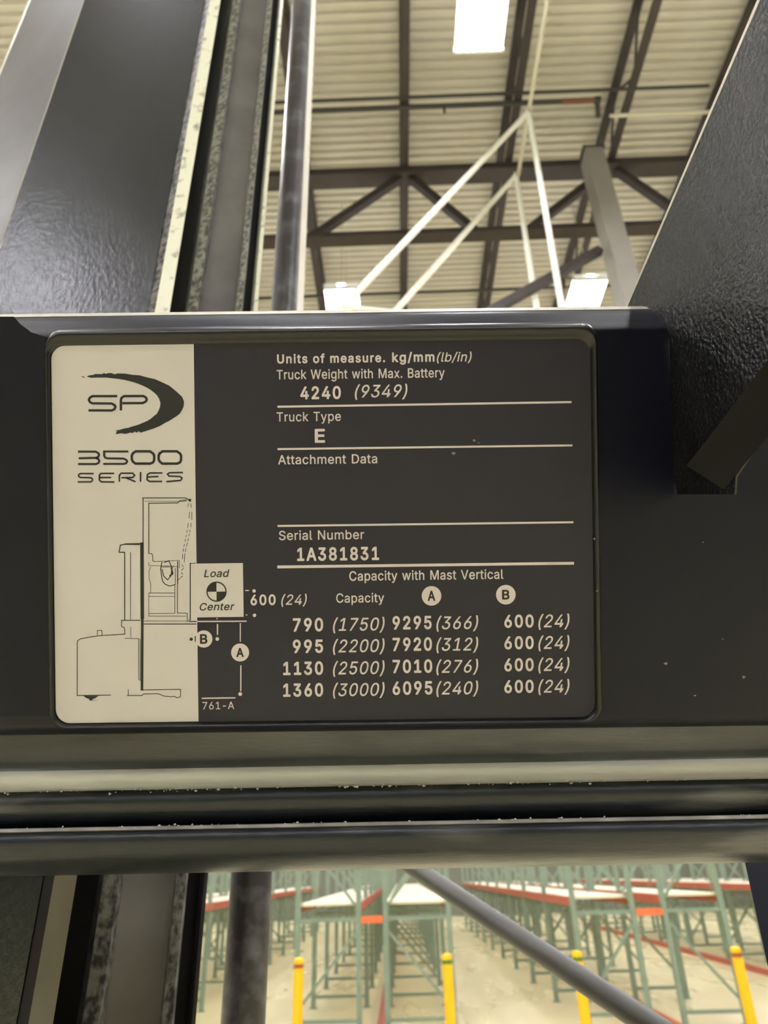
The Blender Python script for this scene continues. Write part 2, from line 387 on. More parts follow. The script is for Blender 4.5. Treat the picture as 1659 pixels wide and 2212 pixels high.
cross([mx(521, .80), mx(543, .81), mx(543, .84), mx(521, .84)], Z0, Z1, 'greasy_groove', M['groove'])
cross([mx(541, .79), mx(547, .775), mx(556, .775), mx(555, .84), mx(541, .84)], 2.6, Z1, 'sheen_rail_flange', M['bright'])
cross([mx(541, .79), mx(547, .775), mx(552, .775), mx(551, .84), mx(541, .84)], Z0, 2.6, 'shaded_rail_flange', M['groove'])  # lower part of this flange, shade painted in
q = ay(614, 675, .92); zq = 0.92*.883 + (q.z - 2.2)*.469
n = 28; rr = 29*zq/F
cross([(q.x + rr*math.cos(2*math.pi*i/n), .92 + rr*math.sin(2*math.pi*i/n)) for i in range(n)], Z0, Z1, 'lift_cylinder', M['cyl']).data.shade_smooth()
cross([mx(641, .915), mx(655, .925), mx(654, .945), mx(641, .945)], 2.62, Z1, 'cylinder_guard_strip', M['edge'])
# mast foot carriage and chassis (below the view)
MB().box((-.75, .5, .06), (.75, 1.0, .30)).build('mast_base', M['panel'], T)
for sx in (-.45, .45):
    for sy in (.75,): MB().bar((sx - .06, sy, .10), (sx + .06, sy, .10), .20, n=20).build('wheel', M['groove'], T, smooth=True)

# ---- crossmember: built in the frame of the data plate, leaning towards the viewer
PZ = 0.42; TH = math.atan(.0127); cs, sn = math.cos(TH), math.sin(TH)
PM = Matrix.Translation(pz(CX, CY, PZ)) @ (R3 @ Matrix(((cs, -sn, 0), (sn, cs, 0), (0, 0, 1)))).to_4x4()
K = PZ / F
def lp(px, py):                              # photo position -> plate frame (metres, y up)
    dx, dy = (px - CX) * K, -(py - CY) * K
    return (dx*cs + dy*sn, -dx*sn + dy*cs)
def q3(px, py, w):
    f = (PZ - w) / PZ; x, y = lp(px, py); return Vector((x*f, y*f, w))
def pmesh(name, vs, fs, m, parent=None, smooth=False, recalc=True, lift=None):
    me = bpy.data.meshes.new(name); vs = [Vector(v) for v in vs]
    c = sum(vs, Vector()) / len(vs)
    me.from_pydata([v - c for v in vs], [], fs)
    if recalc:
        bm = bmesh.new(); bm.from_mesh(me); bmesh.ops.recalc_face_normals(bm, faces=bm.faces); bm.to_mesh(me); bm.free()
    if smooth: me.shade_smooth(); me.set_sharp_from_angle(angle=math.radians(50))
    return link(name, me, m, parent or T, mw=PM @ Matrix.Translation(c))
def extr(name, prof, m, slope=0.0, xa=-420, xb=2080, smooth=True, seg=1, parent=None):
    vs = []; n = len(prof)
    for k in range(seg + 1):
        px = xa + (xb - xa) * k / seg
        for py, w in prof:
            vs.append(q3(px, py - slope * (px - CX) - .0127*(px - CX), w))
    fs = []
    for k in range(seg):
        for i in range(n): fs.append((k*n + i, k*n + (i+1) % n, (k+1)*n + (i+1) % n, (k+1)*n + i))
    fs += [tuple(range(n)), tuple(range(seg*n, seg*n + n))]
    return pmesh(name, vs, fs, m, parent, smooth)
def arc(p0, p1, bulge, n=8):
    out = []
    for i in range(n + 1):
        t = i / n; a = math.pi * t
        out.append((p0[0] + (p1[0]-p0[0]) * (1 - math.cos(a))/2, p0[1] + (p1[1]-p0[1]) * t + bulge * math.sin(a)))
    return out
extr('crossmember', [(672, -.030), (675, -.021), (680, -.0155), (688, -.0115), (697, -.0085), (706, -.0045), (714, -.0015), (722, 0),
                     (1556, 0), (1566, -.0015), (1573, -.005), (1577, -.012), (1578, -.045), (672, -.045)], M['panel'])
extr('lip_highlight', [(668.5, -.030), (670, -.0235), (674.5, -.0205), (677, -.0215), (677, -.030)], M['edge'], xb=1432)  # edge highlight of the lip, painted as a pale strip
extr('lower_crossbar', [(1562, -.046), (1580, -.042), (1606, -.036), (1630, -.0300), (1636, -.0265), (1652, -.0165), (1664, -.0148), (1680, -.0165), (1692, -.0200), (1697, -.025), (1700, -.07), (1562, -.07)], M['scuff'], .005)
extr('middle_rail', [(1690, -.032)] + [(1694 + i*8.2, -.031 + .011*math.sin(math.pi*(i+.6)/11)**.6) for i in range(11)] + [(1788, -.034), (1788, -.07), (1690, -.07)], M['rail'], .007)
extr('bottom_rail', [(1776, -.026), (1777, -.019), (1781, -.0145), (1787, -.0115), (1797, -.0090), (1815, -.0078), (1835, -.0085), (1852, -.0115), (1866, -.0165), (1874, -.023), (1878, -.032), (1878, -.07), (1776, -.07)], M['rail'], .006)
extr('rail_highlight', [(1774.5, -.020), (1776, -.0135), (1782, -.0118), (1784, -.0125), (1784, -.020)], M['railglint'], .006)  # highlight along the rail's upper edge, painted as a strip

# grit lying in the crevices
def grit(name, py0, slope, w, n, jy):
    vs, fs = [], []
    for k in range(n):
        px = random.uniform(-20, 1680) if random.random() < .5 else random.choice((330, 420, 780, 1080, 1260)) + random.gauss(0, 70)
        s = random.choice((.0003, .0005, .0007, .0011)); c = q3(px, py0 - (slope + .0127)*(px - CX) + random.gauss(0, jy), w)
        b = len(vs)
        vs += [c + Vector((s*random.uniform(.6, 1.5), 0, 0)), c + Vector((-s*random.uniform(.6, 1.5), 0, 0)), c + Vector((0, s*.8, 0)), c + Vector((0, -s*.8, 0)), c + Vector((0, 0, s)), c + Vector((0, 0, -s))]
        fs += [(b, b+2, b+4), (b+2, b+1, b+4), (b+1, b+3, b+4), (b+3, b, b+4), (b, b+2, b+5), (b+2, b+1, b+5), (b+1, b+3, b+5), (b+3, b, b+5)]
    o = pmesh(name, vs, fs, M['debris']); tag(o, kind='stuff')
grit('grit', 1697, .007, -.0215, 130, 2.2)
grit('grit', 1775, .006, -.0150, 60, 1.2)

# ---- data plate
def rrect(x0, y0, x1, y1, r, n=8):
    pts = []
    rs = r if isinstance(r, (list, tuple)) else (r,)*4
    for (cx, cy, a0, rr) in ((x0, y0, 180, rs[0]), (x1, y0, 270, rs[1]), (x1, y1, 0, rs[2]), (x0, y1, 90, rs[3])):
        sx = 1 if cx == x0 else -1; sy = 1 if cy == y0 else -1
        if rr == 0: pts.append((cx, cy)); continue
        for i in range(n + 1):
            a = math.radians(a0 + 90*i/n); pts.append((cx + sx*rr + rr*math.cos(a), cy + sy*rr + rr*math.sin(a)))
    return pts                               # plate pixels, y down
def pp(x, y, w=0): return Vector((x*K, -y*K, w))
def loft(name, rings, m, parent, cap=True, smooth=True):
    n = len(rings[0][0]); vs = [pp(x, y, w) for pts, w in rings for x, y in pts]; fs = []
    for k in range(len(rings) - 1):
        for i in range(n): fs.append((k*n + i, k*n + (i+1) % n, (k+1)*n + (i+1) % n, (k+1)*n + i))
    if cap: fs += [tuple(range((len(rings)-1)*n, len(rings)*n)), tuple(range(n))]
    return pmesh(name, vs, fs, m, parent, smooth)
def LX(px, py): d = lp(px, py); return d[0]/K, -d[1]/K
xl, xr = LX(120, 1150)[0], LX(1276, 1150)[0]
yt, yb_ = LX(300, 747)[1], LX(800, 1551)[1]
ox0, ox1, oy0, oy1 = LX(107, 1150)[0], LX(1295, 1150)[0], LX(700, 703)[1], yb_ + 14
def ring(i, w): return (rrect(ox0 + i, oy0 + i, ox1 - i, oy1 - i, max(6, 34 - i)), w)
# the moulding is deeper along the top: rings shrink from the outer edge to the label
def ringt(f, w):                             # f 0..1 from outer outline to label outline
    a = rrect(ox0, oy0, ox1, oy1, 36); b = rrect(xl - 1, yt - 1, xr + 1, yb_ + 1, 30)
    return ([(p[0] + (q[0]-p[0])*f, p[1] + (q[1]-p[1])*f) for p, q in zip(a, b)], w)
plate = loft('data_plate', [ringt(0, -.001), ringt(0, .0002), ringt(.05, .0014), ringt(.16, .0032), ringt(.26, .0044), ringt(.36, .0052), ringt(.48, .0056), ringt(.64, .0053), ringt(.80, .0040), ringt(.97, .0022), ringt(1, .0022)], M['bezel'], T)
tag(plate, 'black data plate with a cream strip at its left and cream figures')
WLB = .0024; WP = WLB + .00016; WP2 = WP + .00012; WP3 = WP2 + .00008
blk = loft('black_label', [(rrect(xl, yt, xr, yb_, 30), .0021), (rrect(xl, yt, xr, yb_, 30), WLB)], M['label'], plate, smooth=False)
xc = LX(426, 1150)[0]
loft('cream_strip', [(rrect(xl, yt, xc, yb_, (30, 0, 0, 30)), WLB - .0001), (rrect(xl, yt, xc, yb_, (30, 0, 0, 30)), WP)], M['cream'], plate, smooth=False)
bx0, by0 = LX(415, 1217); bx1, by1 = LX(528, 1331)
loft('load_square', [(rrect(bx0, by0, bx1, by1, 0), WLB - .0001), (rrect(bx0, by0, bx1, by1, 0), WP)], M['cream'], plate, smooth=False)

def ribbon(segs, name, m, w):
    """segs: list of (points in plate px, thickness, closed) joined into one flat print"""
    vs, fs = [], []
    for pts, th, closed in segs:
        P = [Vector(p) for p in pts]; n = len(P); b = len(vs); L_, R_ = [], []
        for i in range(n):
            if closed: d0 = (P[i] - P[i-1]).normalized(); d1 = (P[(i+1) % n] - P[i]).normalized()
            else:
                d0 = (P[i] - P[i-1]).normalized() if i else None; d1 = (P[i+1] - P[i]).normalized() if i < n-1 else None
                d0 = d0 or d1; d1 = d1 or d0
            t = d0 + d1
            t = t.normalized() if t.length > 1e-6 else d1
            nn = Vector((-t.y, t.x)); c = max(.5, nn.dot(Vector((-d0.y, d0.x)))); o = nn * (th/2/c)
            e = Vector((0, 0))
            if not closed and i == 0: e = -d1 * th * .25
            if not closed and i == n-1: e = d0 * th * .25
            vs += [pp(*(P[i] + e + o), w), pp(*(P[i] + e - o), w)]
        for i in range(n if closed else n - 1):
            j = (i + 1) % n; fs.append((b+2*i, b+2*i+1, b+2*j+1, b+2*j))
    return pmesh(name, vs, fs, m, plate, recalc=False)
def fill(polys, name, m, w):
    vs, fs = [], []
    bm = bmesh.new()
    for poly in polys:
        f = bm.faces.new([bm.verts.new(pp(x, y, w)) for x, y in poly])
    bmesh.ops.triangulate(bm, faces=bm.faces)
    bm.verts.ensure_lookup_table(); bm.verts.index_update()
    vs = [v.co.copy() for v in bm.verts]; fs = [tuple(v.index for v in f.verts) for f in bm.faces]; bm.free()
    return pmesh(name, vs, fs, m, plate, recalc=False)
def circ(px, py, r, n=28): x, y = LX(px, py); return [(x + r*math.cos(2*math.pi*i/n), y + r*math.sin(2*math.pi*i/n)) for i in range(n)]
def c7(l): return [LX(150 + x/5.925, 780 + y/5.925) for x, y in l]
def c8(l): return [LX(160 + x/4.1475, 1060 + y/4.1475) for x, y in l]
# crescent emblem with ragged brush ends
outer = [(245,210),(270,196),(335,186),(350,176),(440,178),(468,162),(486,176),(510,166),(560,164),(600,180),(640,168),(740,172),(830,188),(915,192),(1000,216),(1090,236),(1110,240),(1200,280),(1290,322),(1350,368),(1400,412),(1455,462),(1474,500),(1484,530),(1478,590),(1455,640),(1430,680),(1390,712),(1300,770),(1240,800),(1180,836),(1110,866),(1050,885),(990,905),(930,922),(905,905),(880,922),(855,908),(835,926),(800,922),(740,938),(680,930),(620,942),(612,930),(630,918),(612,908),(640,904),(608,892)]
inner = [(660,888),(690,878),(730,868),(770,862),(830,842),(900,822),(960,796),(1010,776),(1060,745),(1100,710),(1135,685),(1160,640),(1178,590),(1183,545),(1165,490),(1140,450),(1110,420),(1060,380),(1020,355),(960,325),(900,300),(840,280),(780,265),(720,250),(640,238),(580,232),(500,222),(400,222),(300,224)]
fill([c7(outer + inner), c7([(175,208),(200,206),(222,218),(210,224),(190,216)])], 'crescent_emblem', M['ink'], WP2)
def sm(pts): return pts
s = 5.925
ribbon([(c7([(625,458),(318,458),(285,478),(272,505),(285,532),(318,550),(560,552),(600,572),(612,595),(600,622),(565,640),(275,640)]), 30/s, False),
        (c7([(680,632),(680,505),(690,478),(720,458),(965,456),(998,475),(1008,500),(998,525),(960,546),(705,548)]), 31/s, False)], 'emblem_letters', M['ink'], WP2)
def zero(dx): return [(x + dx, y) for x, y in [(868,1160),(1050,1160),(1092,1190),(1103,1215),(1103,1270),(1090,1300),(1055,1316),(865,1316),(832,1290),(818,1262),(818,1215),(832,1185)]]
ribbon([(c7([(140,1164),(360,1164),(395,1185),(403,1208),(390,1232),(360,1243),(150,1248)]), 27/s, False), (c7([(360,1243),(392,1258),(405,1282),(395,1308),(362,1322),(142,1322)]), 27/s, False),
        (c7([(768,1162),(466,1162),(466,1215),(480,1240),(510,1250),(715,1252),(752,1272),(760,1290),(745,1312),(715,1320),(462,1320)]), 26/s, False),
        (c7(zero(0)), 32/s, True), (c7(zero(342)), 32/s, True)], 'series_number', M['ink'], WP2)
ribbon([(c7(l), 20/s, False) for l in ([(330,1443),(165,1443),(142,1458),(142,1478),(165,1492),(295,1496),(318,1510),(318,1532),(300,1548),(135,1550)],
        [(590,1440),(425,1442),(407,1462),(407,1525),(430,1548),(592,1550)], [(407,1493),(552,1493)],
        [(660,1542),(660,1465),(685,1438),(830,1438),(855,1465),(830,1492),(690,1496)], [(750,1498),(862,1545)], [(930,1428),(930,1542)],
        [(1205,1435),(1050,1435),(1016,1455),(1012,1520),(1045,1543),(1200,1543)], [(1014,1487),(1152,1480)],
        [(1465,1430),(1300,1432),(1272,1450),(1290,1475),(1430,1480),(1458,1500),(1440,1530),(1262,1545)])], 'series_word', M['ink'], WP2)
# truck diagram
g = 4.1475
D = [([(632,470),(632,65),(1010,65),(1045,85)], 8), ([(645,95),(950,95)], 3.5), ([(955,88),(1040,76)], 4), ([(683,560),(683,113),(940,110),(955,95),(1020,90)], 8),
     ([(683,560),(705,560),(718,575),(718,625),(735,632)], 6), ([(735,632),(955,622),(955,690)], 4), ([(683,640),(683,668),(900,672),(945,680)], 4),
     ([(622,470),(625,1135)], 32), ([(625,1135),(622,1775)], 24), ([(600,480),(470,478),(430,485),(418,548),(468,550),(468,1150)], 9), ([(628,472),(470,475)], 9), ([(520,550),(520,1150)], 5),
     ([(605,1155),(440,1155),(440,1210),(465,1220),(470,1280)], 7), ([(522,1215),(522,1310)], 4),
     ([(468,1278),(270,1290),(180,1300),(75,1320),(50,1335),(45,1360),(45,1825),(345,1820)], 7), ([(225,1285),(225,1245),(265,1245),(265,1285)], 6),
     ([(470,1315),(592,1318),(592,1680),(605,1690)], 5), ([(605,1320),(605,1690)], 4), ([(150,1867),(225,1867)], 2.5),
     ([(635,1775),(965,1770),(965,1835),(935,1845),(910,1832),(880,1835),(820,1830),(765,1808),(640,1810),(620,1825),(490,1825)], 7), ([(500,1770),(500,1820)], 6),
     ([(800,635),(788,700),(800,780),(808,810),(830,835),(870,850),(915,838)], 8), ([(800,700),(815,760),(850,795),(880,760),(890,690),(862,625),(820,640)], 8), ([(885,690),(895,740),(870,760)], 14), ([(790,680),(905,680)], 5),
     ([(940,630),(940,830)], 8), ([(918,690),(918,840)], 5),
     ([(700,680),(685,710),(685,790),(700,830),(700,910)], 4), ([(683,912),(915,912)], 5), ([(683,942),(915,942)], 4), ([(683,912),(683,1118),(1015,1118)], 4), ([(915,840),(915,1090)], 5), ([(683,1095),(915,1093)], 4),
     ([(938,690),(938,1090),(1025,1092),(1025,1165)], 6), ([(640,1162),(1025,1162)], 4), ([(640,1188),(1106,1188)], 8), ([(1052,645),(1052,1150)], 9), ([(1052,648),(1100,646)], 6), ([(1052,1150),(1030,1165)], 6)]
D += [(l, 5) for l in ([(1035,115),(1030,145)], [(1055,115),(1060,150)], [(1045,190),(1042,245)], [(1066,190),(1066,260)], [(1035,290),(1028,330)], [(1058,290),(1058,325)],
                       [(1025,350),(1020,375)], [(1052,350),(1046,370)], [(1018,395),(1012,415)], [(1044,385),(1040,405)], [(1010,430),(1004,455)], [(1036,425),(1030,452)], [(1002,475),(994,500)], [(1028,465),(1018,498)],
                       [(992,515),(986,545)], [(1014,515),(1008,545)], [(984,565),(984,610)], [(1004,560),(998,640)], [(978,660),(990,680)], [(992,690),(975,712)], [(970,730),(988,745)], [(985,760),(965,775)], [(962,780),(945,795)])]
ribbon([(c8(l), t/g, False) for l, t in D], 'truck_diagram', M['ink'], WP2)
fill([c8([(100,1828),(235,1828),(205,1850),(185,1856),(175,1870),(160,1870),(152,1856),(125,1845)]), circ(160 + 1048/g, 1060 + 86/g, 3.2, 12), circ(415.7, 1379, 3.6, 14)], 'diagram_solids', M['ink'], WP2)
# load centre target
x, y = LX(470, 1277); n = 48
ribbon([([(x + 20.4*math.cos(2*math.pi*i/n), y + 20.4*math.sin(2*math.pi*i/n)) for i in range(n)], 2.6, True)], 'target_ring', M['ink'], WP2)
fill([[(x, y)] + [(x + 20*math.cos(math.radians(a0 + 9*i)), y + 20*math.sin(math.radians(a0 + 9*i))) for i in range(11)] for a0 in (180, 0)], 'target_quarters', M['ink'], WP2)
# rules and ticks in cream
def seg(a, b, th): return ([LX(*a), LX(*b)], th, False)
ribbon([seg((602, 880), (1231, 870), 4.4)], 'rule', M['print'], WP)
ribbon([seg((602, 971), (1233, 963), 4.2)], 'rule', M['print'], WP)
ribbon([seg((602, 1136), (1235, 1128), 4.2)], 'rule', M['print'], WP)
ribbon([seg((602, 1224), (1236, 1216), 6)], 'rule', M['print'], WP)
ribbon([seg((439, 1506), (510, 1505), 2.8)], 'rule', M['print'], WP)
ribbon([seg((428, 1341), (534, 1340.5), 2.6)], 'fork_line', M['print'], WP)
ribbon([seg((412, 1341), (427, 1341), 2.2)], 'fork_line', M['ink'], WP2)
ribbon([seg((532, 1274.5), (539, 1274.5), 2.2), seg((533, 1327), (536, 1327), 2), seg((472, 1347), (472, 1369), 2.8), seg((521, 1345), (521, 1384), 2.2), seg((522.2, 1436), (522, 1490), 2.6), seg((471, 1334), (471, 1336), 2)], 'dimension_ticks', M['print'], WP)
ribbon([seg((424.4, 1373), (424.4, 1384), 2.2)], 'dimension_ticks', M['ink'], WP2)
fill([circ(550.5, 1275.5, 3.8, 14), circ(551.4, 1327.8, 3.8, 14), circ(471.6, 1378.6, 4, 14), circ(520.8, 1496.8, 4.2, 14)], 'dimension_dots', M['print'], WP)
for nm, (x, y, r) in (('letter_disc', (442.6, 1378.6, 18.5)), ('letter_disc', (520.6, 1407.6, 19.3)), ('letter_disc', (931.5, 1286, 21)), ('letter_disc', (1091, 1283.5, 21))):
    fill([circ(x, y, r, 40)], nm, M['print'] if r > 18.6 else M['print'], WP + .00004)

# grotesque glyph outlines: advance, then closed contours x,y,x,y... in thousandths of the em
GLYPH = {
"(": (273, [[177,-95,233,-95,193,1,169,73,153,153,151,185,153,261,165,337,197,445,236,537,230,539,178,539,153,493,129,433,113,381,101,329,89,241,89,173,97,117,109,61,137,-19]]),
")": (273, [[39,-95,94,-96,116,-63,144,1,167,73,183,169,183,245,167,353,139,449,119,497,103,529,94,539,38,537,71,461,108,333,119,265,120,161,111,105,95,45,75,-11]]),
"-": (453, [[114,189,335,188,337,241,119,243,114,241]]),
".": (188, [[84,-3,103,-4,123,4,132,13,140,29,141,45,137,61,127,74,107,86,91,87,75,83,59,69,50,49,51,29,59,13,67,5]]),
"/": (249, [[16,-75,67,-76,73,-71,232,521,234,529,231,532,179,532,174,521]]),
"0": (453, [[204,-6,245,-7,281,1,313,17,343,42,367,74,386,118,398,166,403,202,402,314,390,378,375,418,350,458,329,479,289,504,249,515,205,515,173,508,133,487,105,460,85,430,68,394,56,350,48,290,48,218,52,178,64,126,84,78,109,43,133,21,161,5],[221,49,197,54,173,65,151,86,136,110,124,138,115,174,108,238,108,270,120,354,140,406,157,429,181,449,209,459,233,460,257,455,285,439,302,422,321,390,334,350,342,302,343,218,330,142,319,114,302,86,285,69,265,57]]),
"1": (453, [[76,1,391,1,389,55,276,57,276,505,273,508,197,508,86,425,86,365,89,360,201,443,209,447,212,445,212,57,77,54]]),
"2": (453, [[64,1,388,1,388,53,385,56,154,57,154,61,172,81,322,241,355,285,375,329,380,357,380,385,374,417,366,437,350,461,333,478,293,503,245,515,205,515,177,510,141,495,121,482,100,461,81,433,69,397,66,365,69,362,125,362,137,409,150,429,165,443,185,454,209,459,241,459,261,454,285,442,307,421,318,393,319,357,311,325,282,281,65,48]]),
"3": (453, [[194,-6,241,-7,281,1,313,14,337,29,353,44,370,66,383,90,392,130,391,170,382,202,359,238,337,259,309,276,273,287,224,290,370,458,369,509,73,509,70,506,70,454,73,452,287,450,157,298,156,250,249,243,285,228,306,210,323,182,328,158,326,118,310,86,285,66,253,53,225,49,185,53,157,62,134,78,121,94,109,130,105,132,44,130,47,106,57,78,69,58,87,38,125,13,157,1]]),
"4": (453, [[282,1,341,-1,343,101,345,104,409,104,412,109,412,161,343,165,341,318,284,317,281,164,109,165,309,505,305,508,249,508,216,457,44,165,40,157,40,109,45,104,281,103]]),
"5": (453, [[198,-6,241,-7,277,1,313,17,351,50,371,78,383,106,390,138,390,186,382,222,363,262,329,300,297,320,261,331,213,333,173,324,137,302,136,330,151,450,365,453,366,506,361,509,97,509,95,506,67,254,125,246,153,263,177,271,201,276,241,275,277,260,302,238,319,210,326,186,326,138,311,98,294,78,277,65,245,52,213,49,189,54,165,64,137,90,128,106,121,128,65,129,60,126,64,102,72,78,101,37,121,21,150,6]]),
"6": (453, [[203,-6,245,-7,269,-3,301,9,321,21,346,42,362,62,379,94,386,122,388,174,383,206,367,246,337,280,309,299,265,312,221,313,205,311,181,300,179,302,318,502,320,506,317,509,253,509,249,505,108,294,80,238,67,198,64,182,67,122,76,90,88,66,103,46,133,20,161,5],[205,50,185,57,165,69,148,86,137,103,128,126,124,150,128,190,136,210,149,230,173,252,209,264,249,263,285,247,309,222,322,194,326,178,326,138,319,110,311,94,289,70,269,57,245,49]]),
"7": (453, [[98,1,166,1,389,445,390,505,387,508,63,508,61,505,63,451,322,449]]),
"8": (453, [[199,-6,249,-7,277,-2,313,9,341,25,366,46,381,67,395,94,400,122,398,166,379,210,366,226,341,248,300,266,325,277,339,286,358,306,374,334,382,370,382,390,374,426,355,458,329,484,293,504,249,515,217,516,181,511,157,504,121,483,88,446,76,422,70,390,72,354,88,314,113,286,152,266,105,244,85,225,69,202,61,186,52,154,52,118,56,98,76,58,105,29,149,5],[205,50,165,61,145,73,132,86,121,106,116,126,115,150,120,170,128,186,145,207,169,224,181,228,213,235,237,235,281,224,315,198,330,174,336,150,336,126,331,106,313,80,285,60,245,49],[217,290,185,297,156,314,140,338,132,382,141,414,161,440,193,456,233,460,273,450,300,430,314,406,319,370,310,334,289,310,257,293]]),
"9": (453, [[131,1,197,-1,201,2,335,197,366,253,382,297,388,333,387,377,378,413,367,437,333,478,301,499,273,510,245,515,197,514,149,498,125,483,96,453,72,405,64,373,64,329,68,309,85,265,105,238,121,224,146,209,189,196,233,196,269,208,272,205],[205,244,169,260,150,277,139,293,128,321,124,345,127,377,144,417,169,443,201,458,249,458,285,442,311,413,319,397,326,369,326,329,322,313,311,289,285,261,269,252,245,244]]),
"A": (480, [[16,1,86,1,132,137,137,142,341,142,346,137,395,1,463,1,278,505,273,508,205,508,200,505],[157,199,156,205,191,301,237,451,242,445,264,369,323,201]]),
"B": (456, [[59,1,245,-1,301,4,329,12,361,27,389,51,399,65,411,89,418,125,418,149,411,185,390,221,373,238,345,255,315,265,353,284,374,301,390,325,398,361,394,409,382,441,367,461,337,487,297,503,261,508,61,508,59,505],[129,56,124,61,125,230,269,230,305,219,339,189,354,153,354,121,342,93,321,73,301,64,253,56],[129,284,124,289,125,450,261,451,293,442,305,435,323,417,334,393,335,357,323,325,301,304,281,293,245,284]]),
"C": (510, [[240,-6,289,-7,309,-4,353,9,385,25,412,46,443,82,462,118,472,158,409,160,387,110,365,87,329,65,285,53,233,56,189,73,156,98,128,138,112,178,104,218,103,274,108,314,124,362,140,390,161,415,189,436,217,448,245,455,289,455,309,451,341,439,374,414,395,386,409,348,472,350,455,406,435,438,412,462,385,483,353,500,293,515,241,515,189,503,149,484,113,455,84,418,60,370,48,334,40,282,40,226,48,174,64,126,89,82,117,49,149,25,193,5]]),
"D": (502, [[59,1,217,-1,293,8,329,20,365,40,401,71,418,93,443,141,458,197,462,237,458,309,446,361,426,405,401,439,365,471,317,495,261,507,61,508,59,505],[129,56,124,61,124,449,245,451,301,438,329,422,363,389,379,361,390,329,398,285,398,225,390,181,376,141,349,104,317,80,289,68,261,60,225,56]]),
"E": (419, [[59,1,375,1,373,56,129,56,124,61,125,227,353,228,355,233,353,286,125,288,124,449,369,451,369,508,61,508,59,505]]),
"L": (393, [[59,1,360,1,360,53,357,56,125,58,124,505,121,508,61,508,59,505]]),
"M": (628, [[59,1,122,1,121,431,172,285,284,5,289,-1,343,1,459,297,505,428,503,1,567,1,565,508,477,508,475,505,360,209,318,81,313,77,283,173,154,505,149,508,61,508]]),
"N": (524, [[59,1,124,1,124,325,121,424,200,293,385,3,389,-1,463,1,461,508,401,508,399,505,401,82,355,165,139,505,133,508,61,508]]),
"S": (447, [[196,-8,247,-9,275,-5,315,7,351,27,375,49,389,68,401,92,408,128,408,152,400,188,388,208,359,238,299,269,203,295,168,308,141,324,125,340,118,352,114,380,121,404,134,424,147,437,171,450,207,458,251,457,295,442,324,416,339,378,401,380,391,424,380,444,359,469,319,497,267,513,187,513,155,505,127,493,103,478,78,452,63,428,54,400,54,344,70,308,87,287,115,267,147,251,259,218,303,202,331,179,344,156,345,128,340,108,318,80,283,59,235,49,191,51,147,67,135,75,114,100,102,136,39,135,41,112,50,84,66,56,83,37,107,19,131,7,171,-5]]),
"T": (448, [[192,1,256,1,256,449,413,451,416,453,416,505,413,508,37,508,32,505,33,452,192,449]]),
"U": (517, [[231,-7,281,-8,305,-4,357,12,397,38,426,69,439,89,451,121,456,157,456,505,453,508,397,508,392,505,392,165,383,125,370,101,345,77,313,60,281,52,237,52,193,65,167,81,148,101,136,121,128,145,123,181,123,505,121,508,61,508,59,505,59,177,60,153,68,117,92,69,121,36,169,8,193,0]]),
"V": (480, [[204,1,279,1,459,497,462,505,457,508,397,508,393,505,277,169,241,56,198,189,87,501,81,508,21,508,18,505]]),
"W": (686, [[155,1,231,1,315,309,341,426,346,417,365,333,455,1,529,0,669,505,665,508,605,508,602,505,508,137,493,68,382,501,377,508,309,508,305,506,212,153,193,66,166,185,83,505,77,508,17,506]]),
"a": (389, [[138,-8,179,-9,219,3,251,24,275,51,279,-1,336,0,337,260,333,292,324,316,307,342,283,362,259,374,223,382,175,383,127,373,99,361,71,339,58,324,42,292,99,275,123,306,147,322,171,329,211,330,231,326,250,316,265,300,272,284,276,252,272,240,263,234,243,227,155,217,103,205,79,194,55,177,38,152,30,124,30,92,34,72,46,48,75,15,107,-1],[143,48,111,62,95,84,92,112,98,132,103,139,115,150,139,161,179,169,231,175,275,186,276,128,267,101,251,77,227,59,199,48,179,45]]),
"b": (425, [[207,-7,246,-8,290,4,325,25,360,65,376,97,388,153,388,225,380,265,368,297,344,333,310,363,270,379,246,383,206,383,182,378,150,359,120,321,114,320,113,505,110,508,54,508,53,1,110,0,114,59,119,57,139,29,158,12,182,-1],[198,48,162,64,133,97,116,145,113,213,121,253,129,273,150,303,178,322,210,330,230,330,253,325,274,315,295,297,304,285,316,261,323,237,328,197,327,165,315,113,290,75,270,60,254,52,234,47]]),
"c": (396, [[184,-7,227,-8,247,-5,275,4,299,16,336,49,352,73,361,97,359,103,307,116,302,113,287,83,267,63,231,48,199,46,167,53,147,64,122,89,111,109,102,133,97,161,99,225,106,253,117,277,128,293,151,315,179,327,199,330,235,327,263,316,279,303,293,285,303,263,361,277,357,293,344,317,315,348,287,367,239,382,187,383,159,378,119,362,99,347,74,321,55,289,42,257,34,213,34,161,39,133,50,97,70,61,95,32,123,12,151,0]]),
"d": (424, [[174,-7,215,-8,243,0,275,19,306,57,311,59,315,0,371,2,371,507,315,508,310,505,310,321,305,321,275,358,247,376,219,383,167,382,127,370,103,355,74,325,50,281,42,257,34,213,34,165,42,117,54,85,78,45,99,24,143,0],[183,48,147,64,132,77,118,97,107,121,98,153,97,217,110,265,135,303,163,323,195,330,215,330,235,326,259,315,289,285,301,261,308,237,312,205,312,173,308,145,297,109,280,81,267,68,247,56,227,49]]),
"e": (404, [[186,-7,235,-8,259,-4,291,8,319,24,337,41,352,61,365,89,307,104,289,77,263,57,235,48,199,46,171,52,147,63,126,81,110,105,98,149,96,165,99,168,369,169,370,217,368,241,360,273,344,309,327,332,303,354,275,371,235,382,187,383,159,379,127,367,103,351,83,332,63,305,46,269,34,213,34,161,39,133,50,97,70,61,87,39,123,12,151,0],[99,220,97,233,102,253,124,293,155,319,195,330,235,327,255,319,271,307,296,273,309,225,307,220]]),
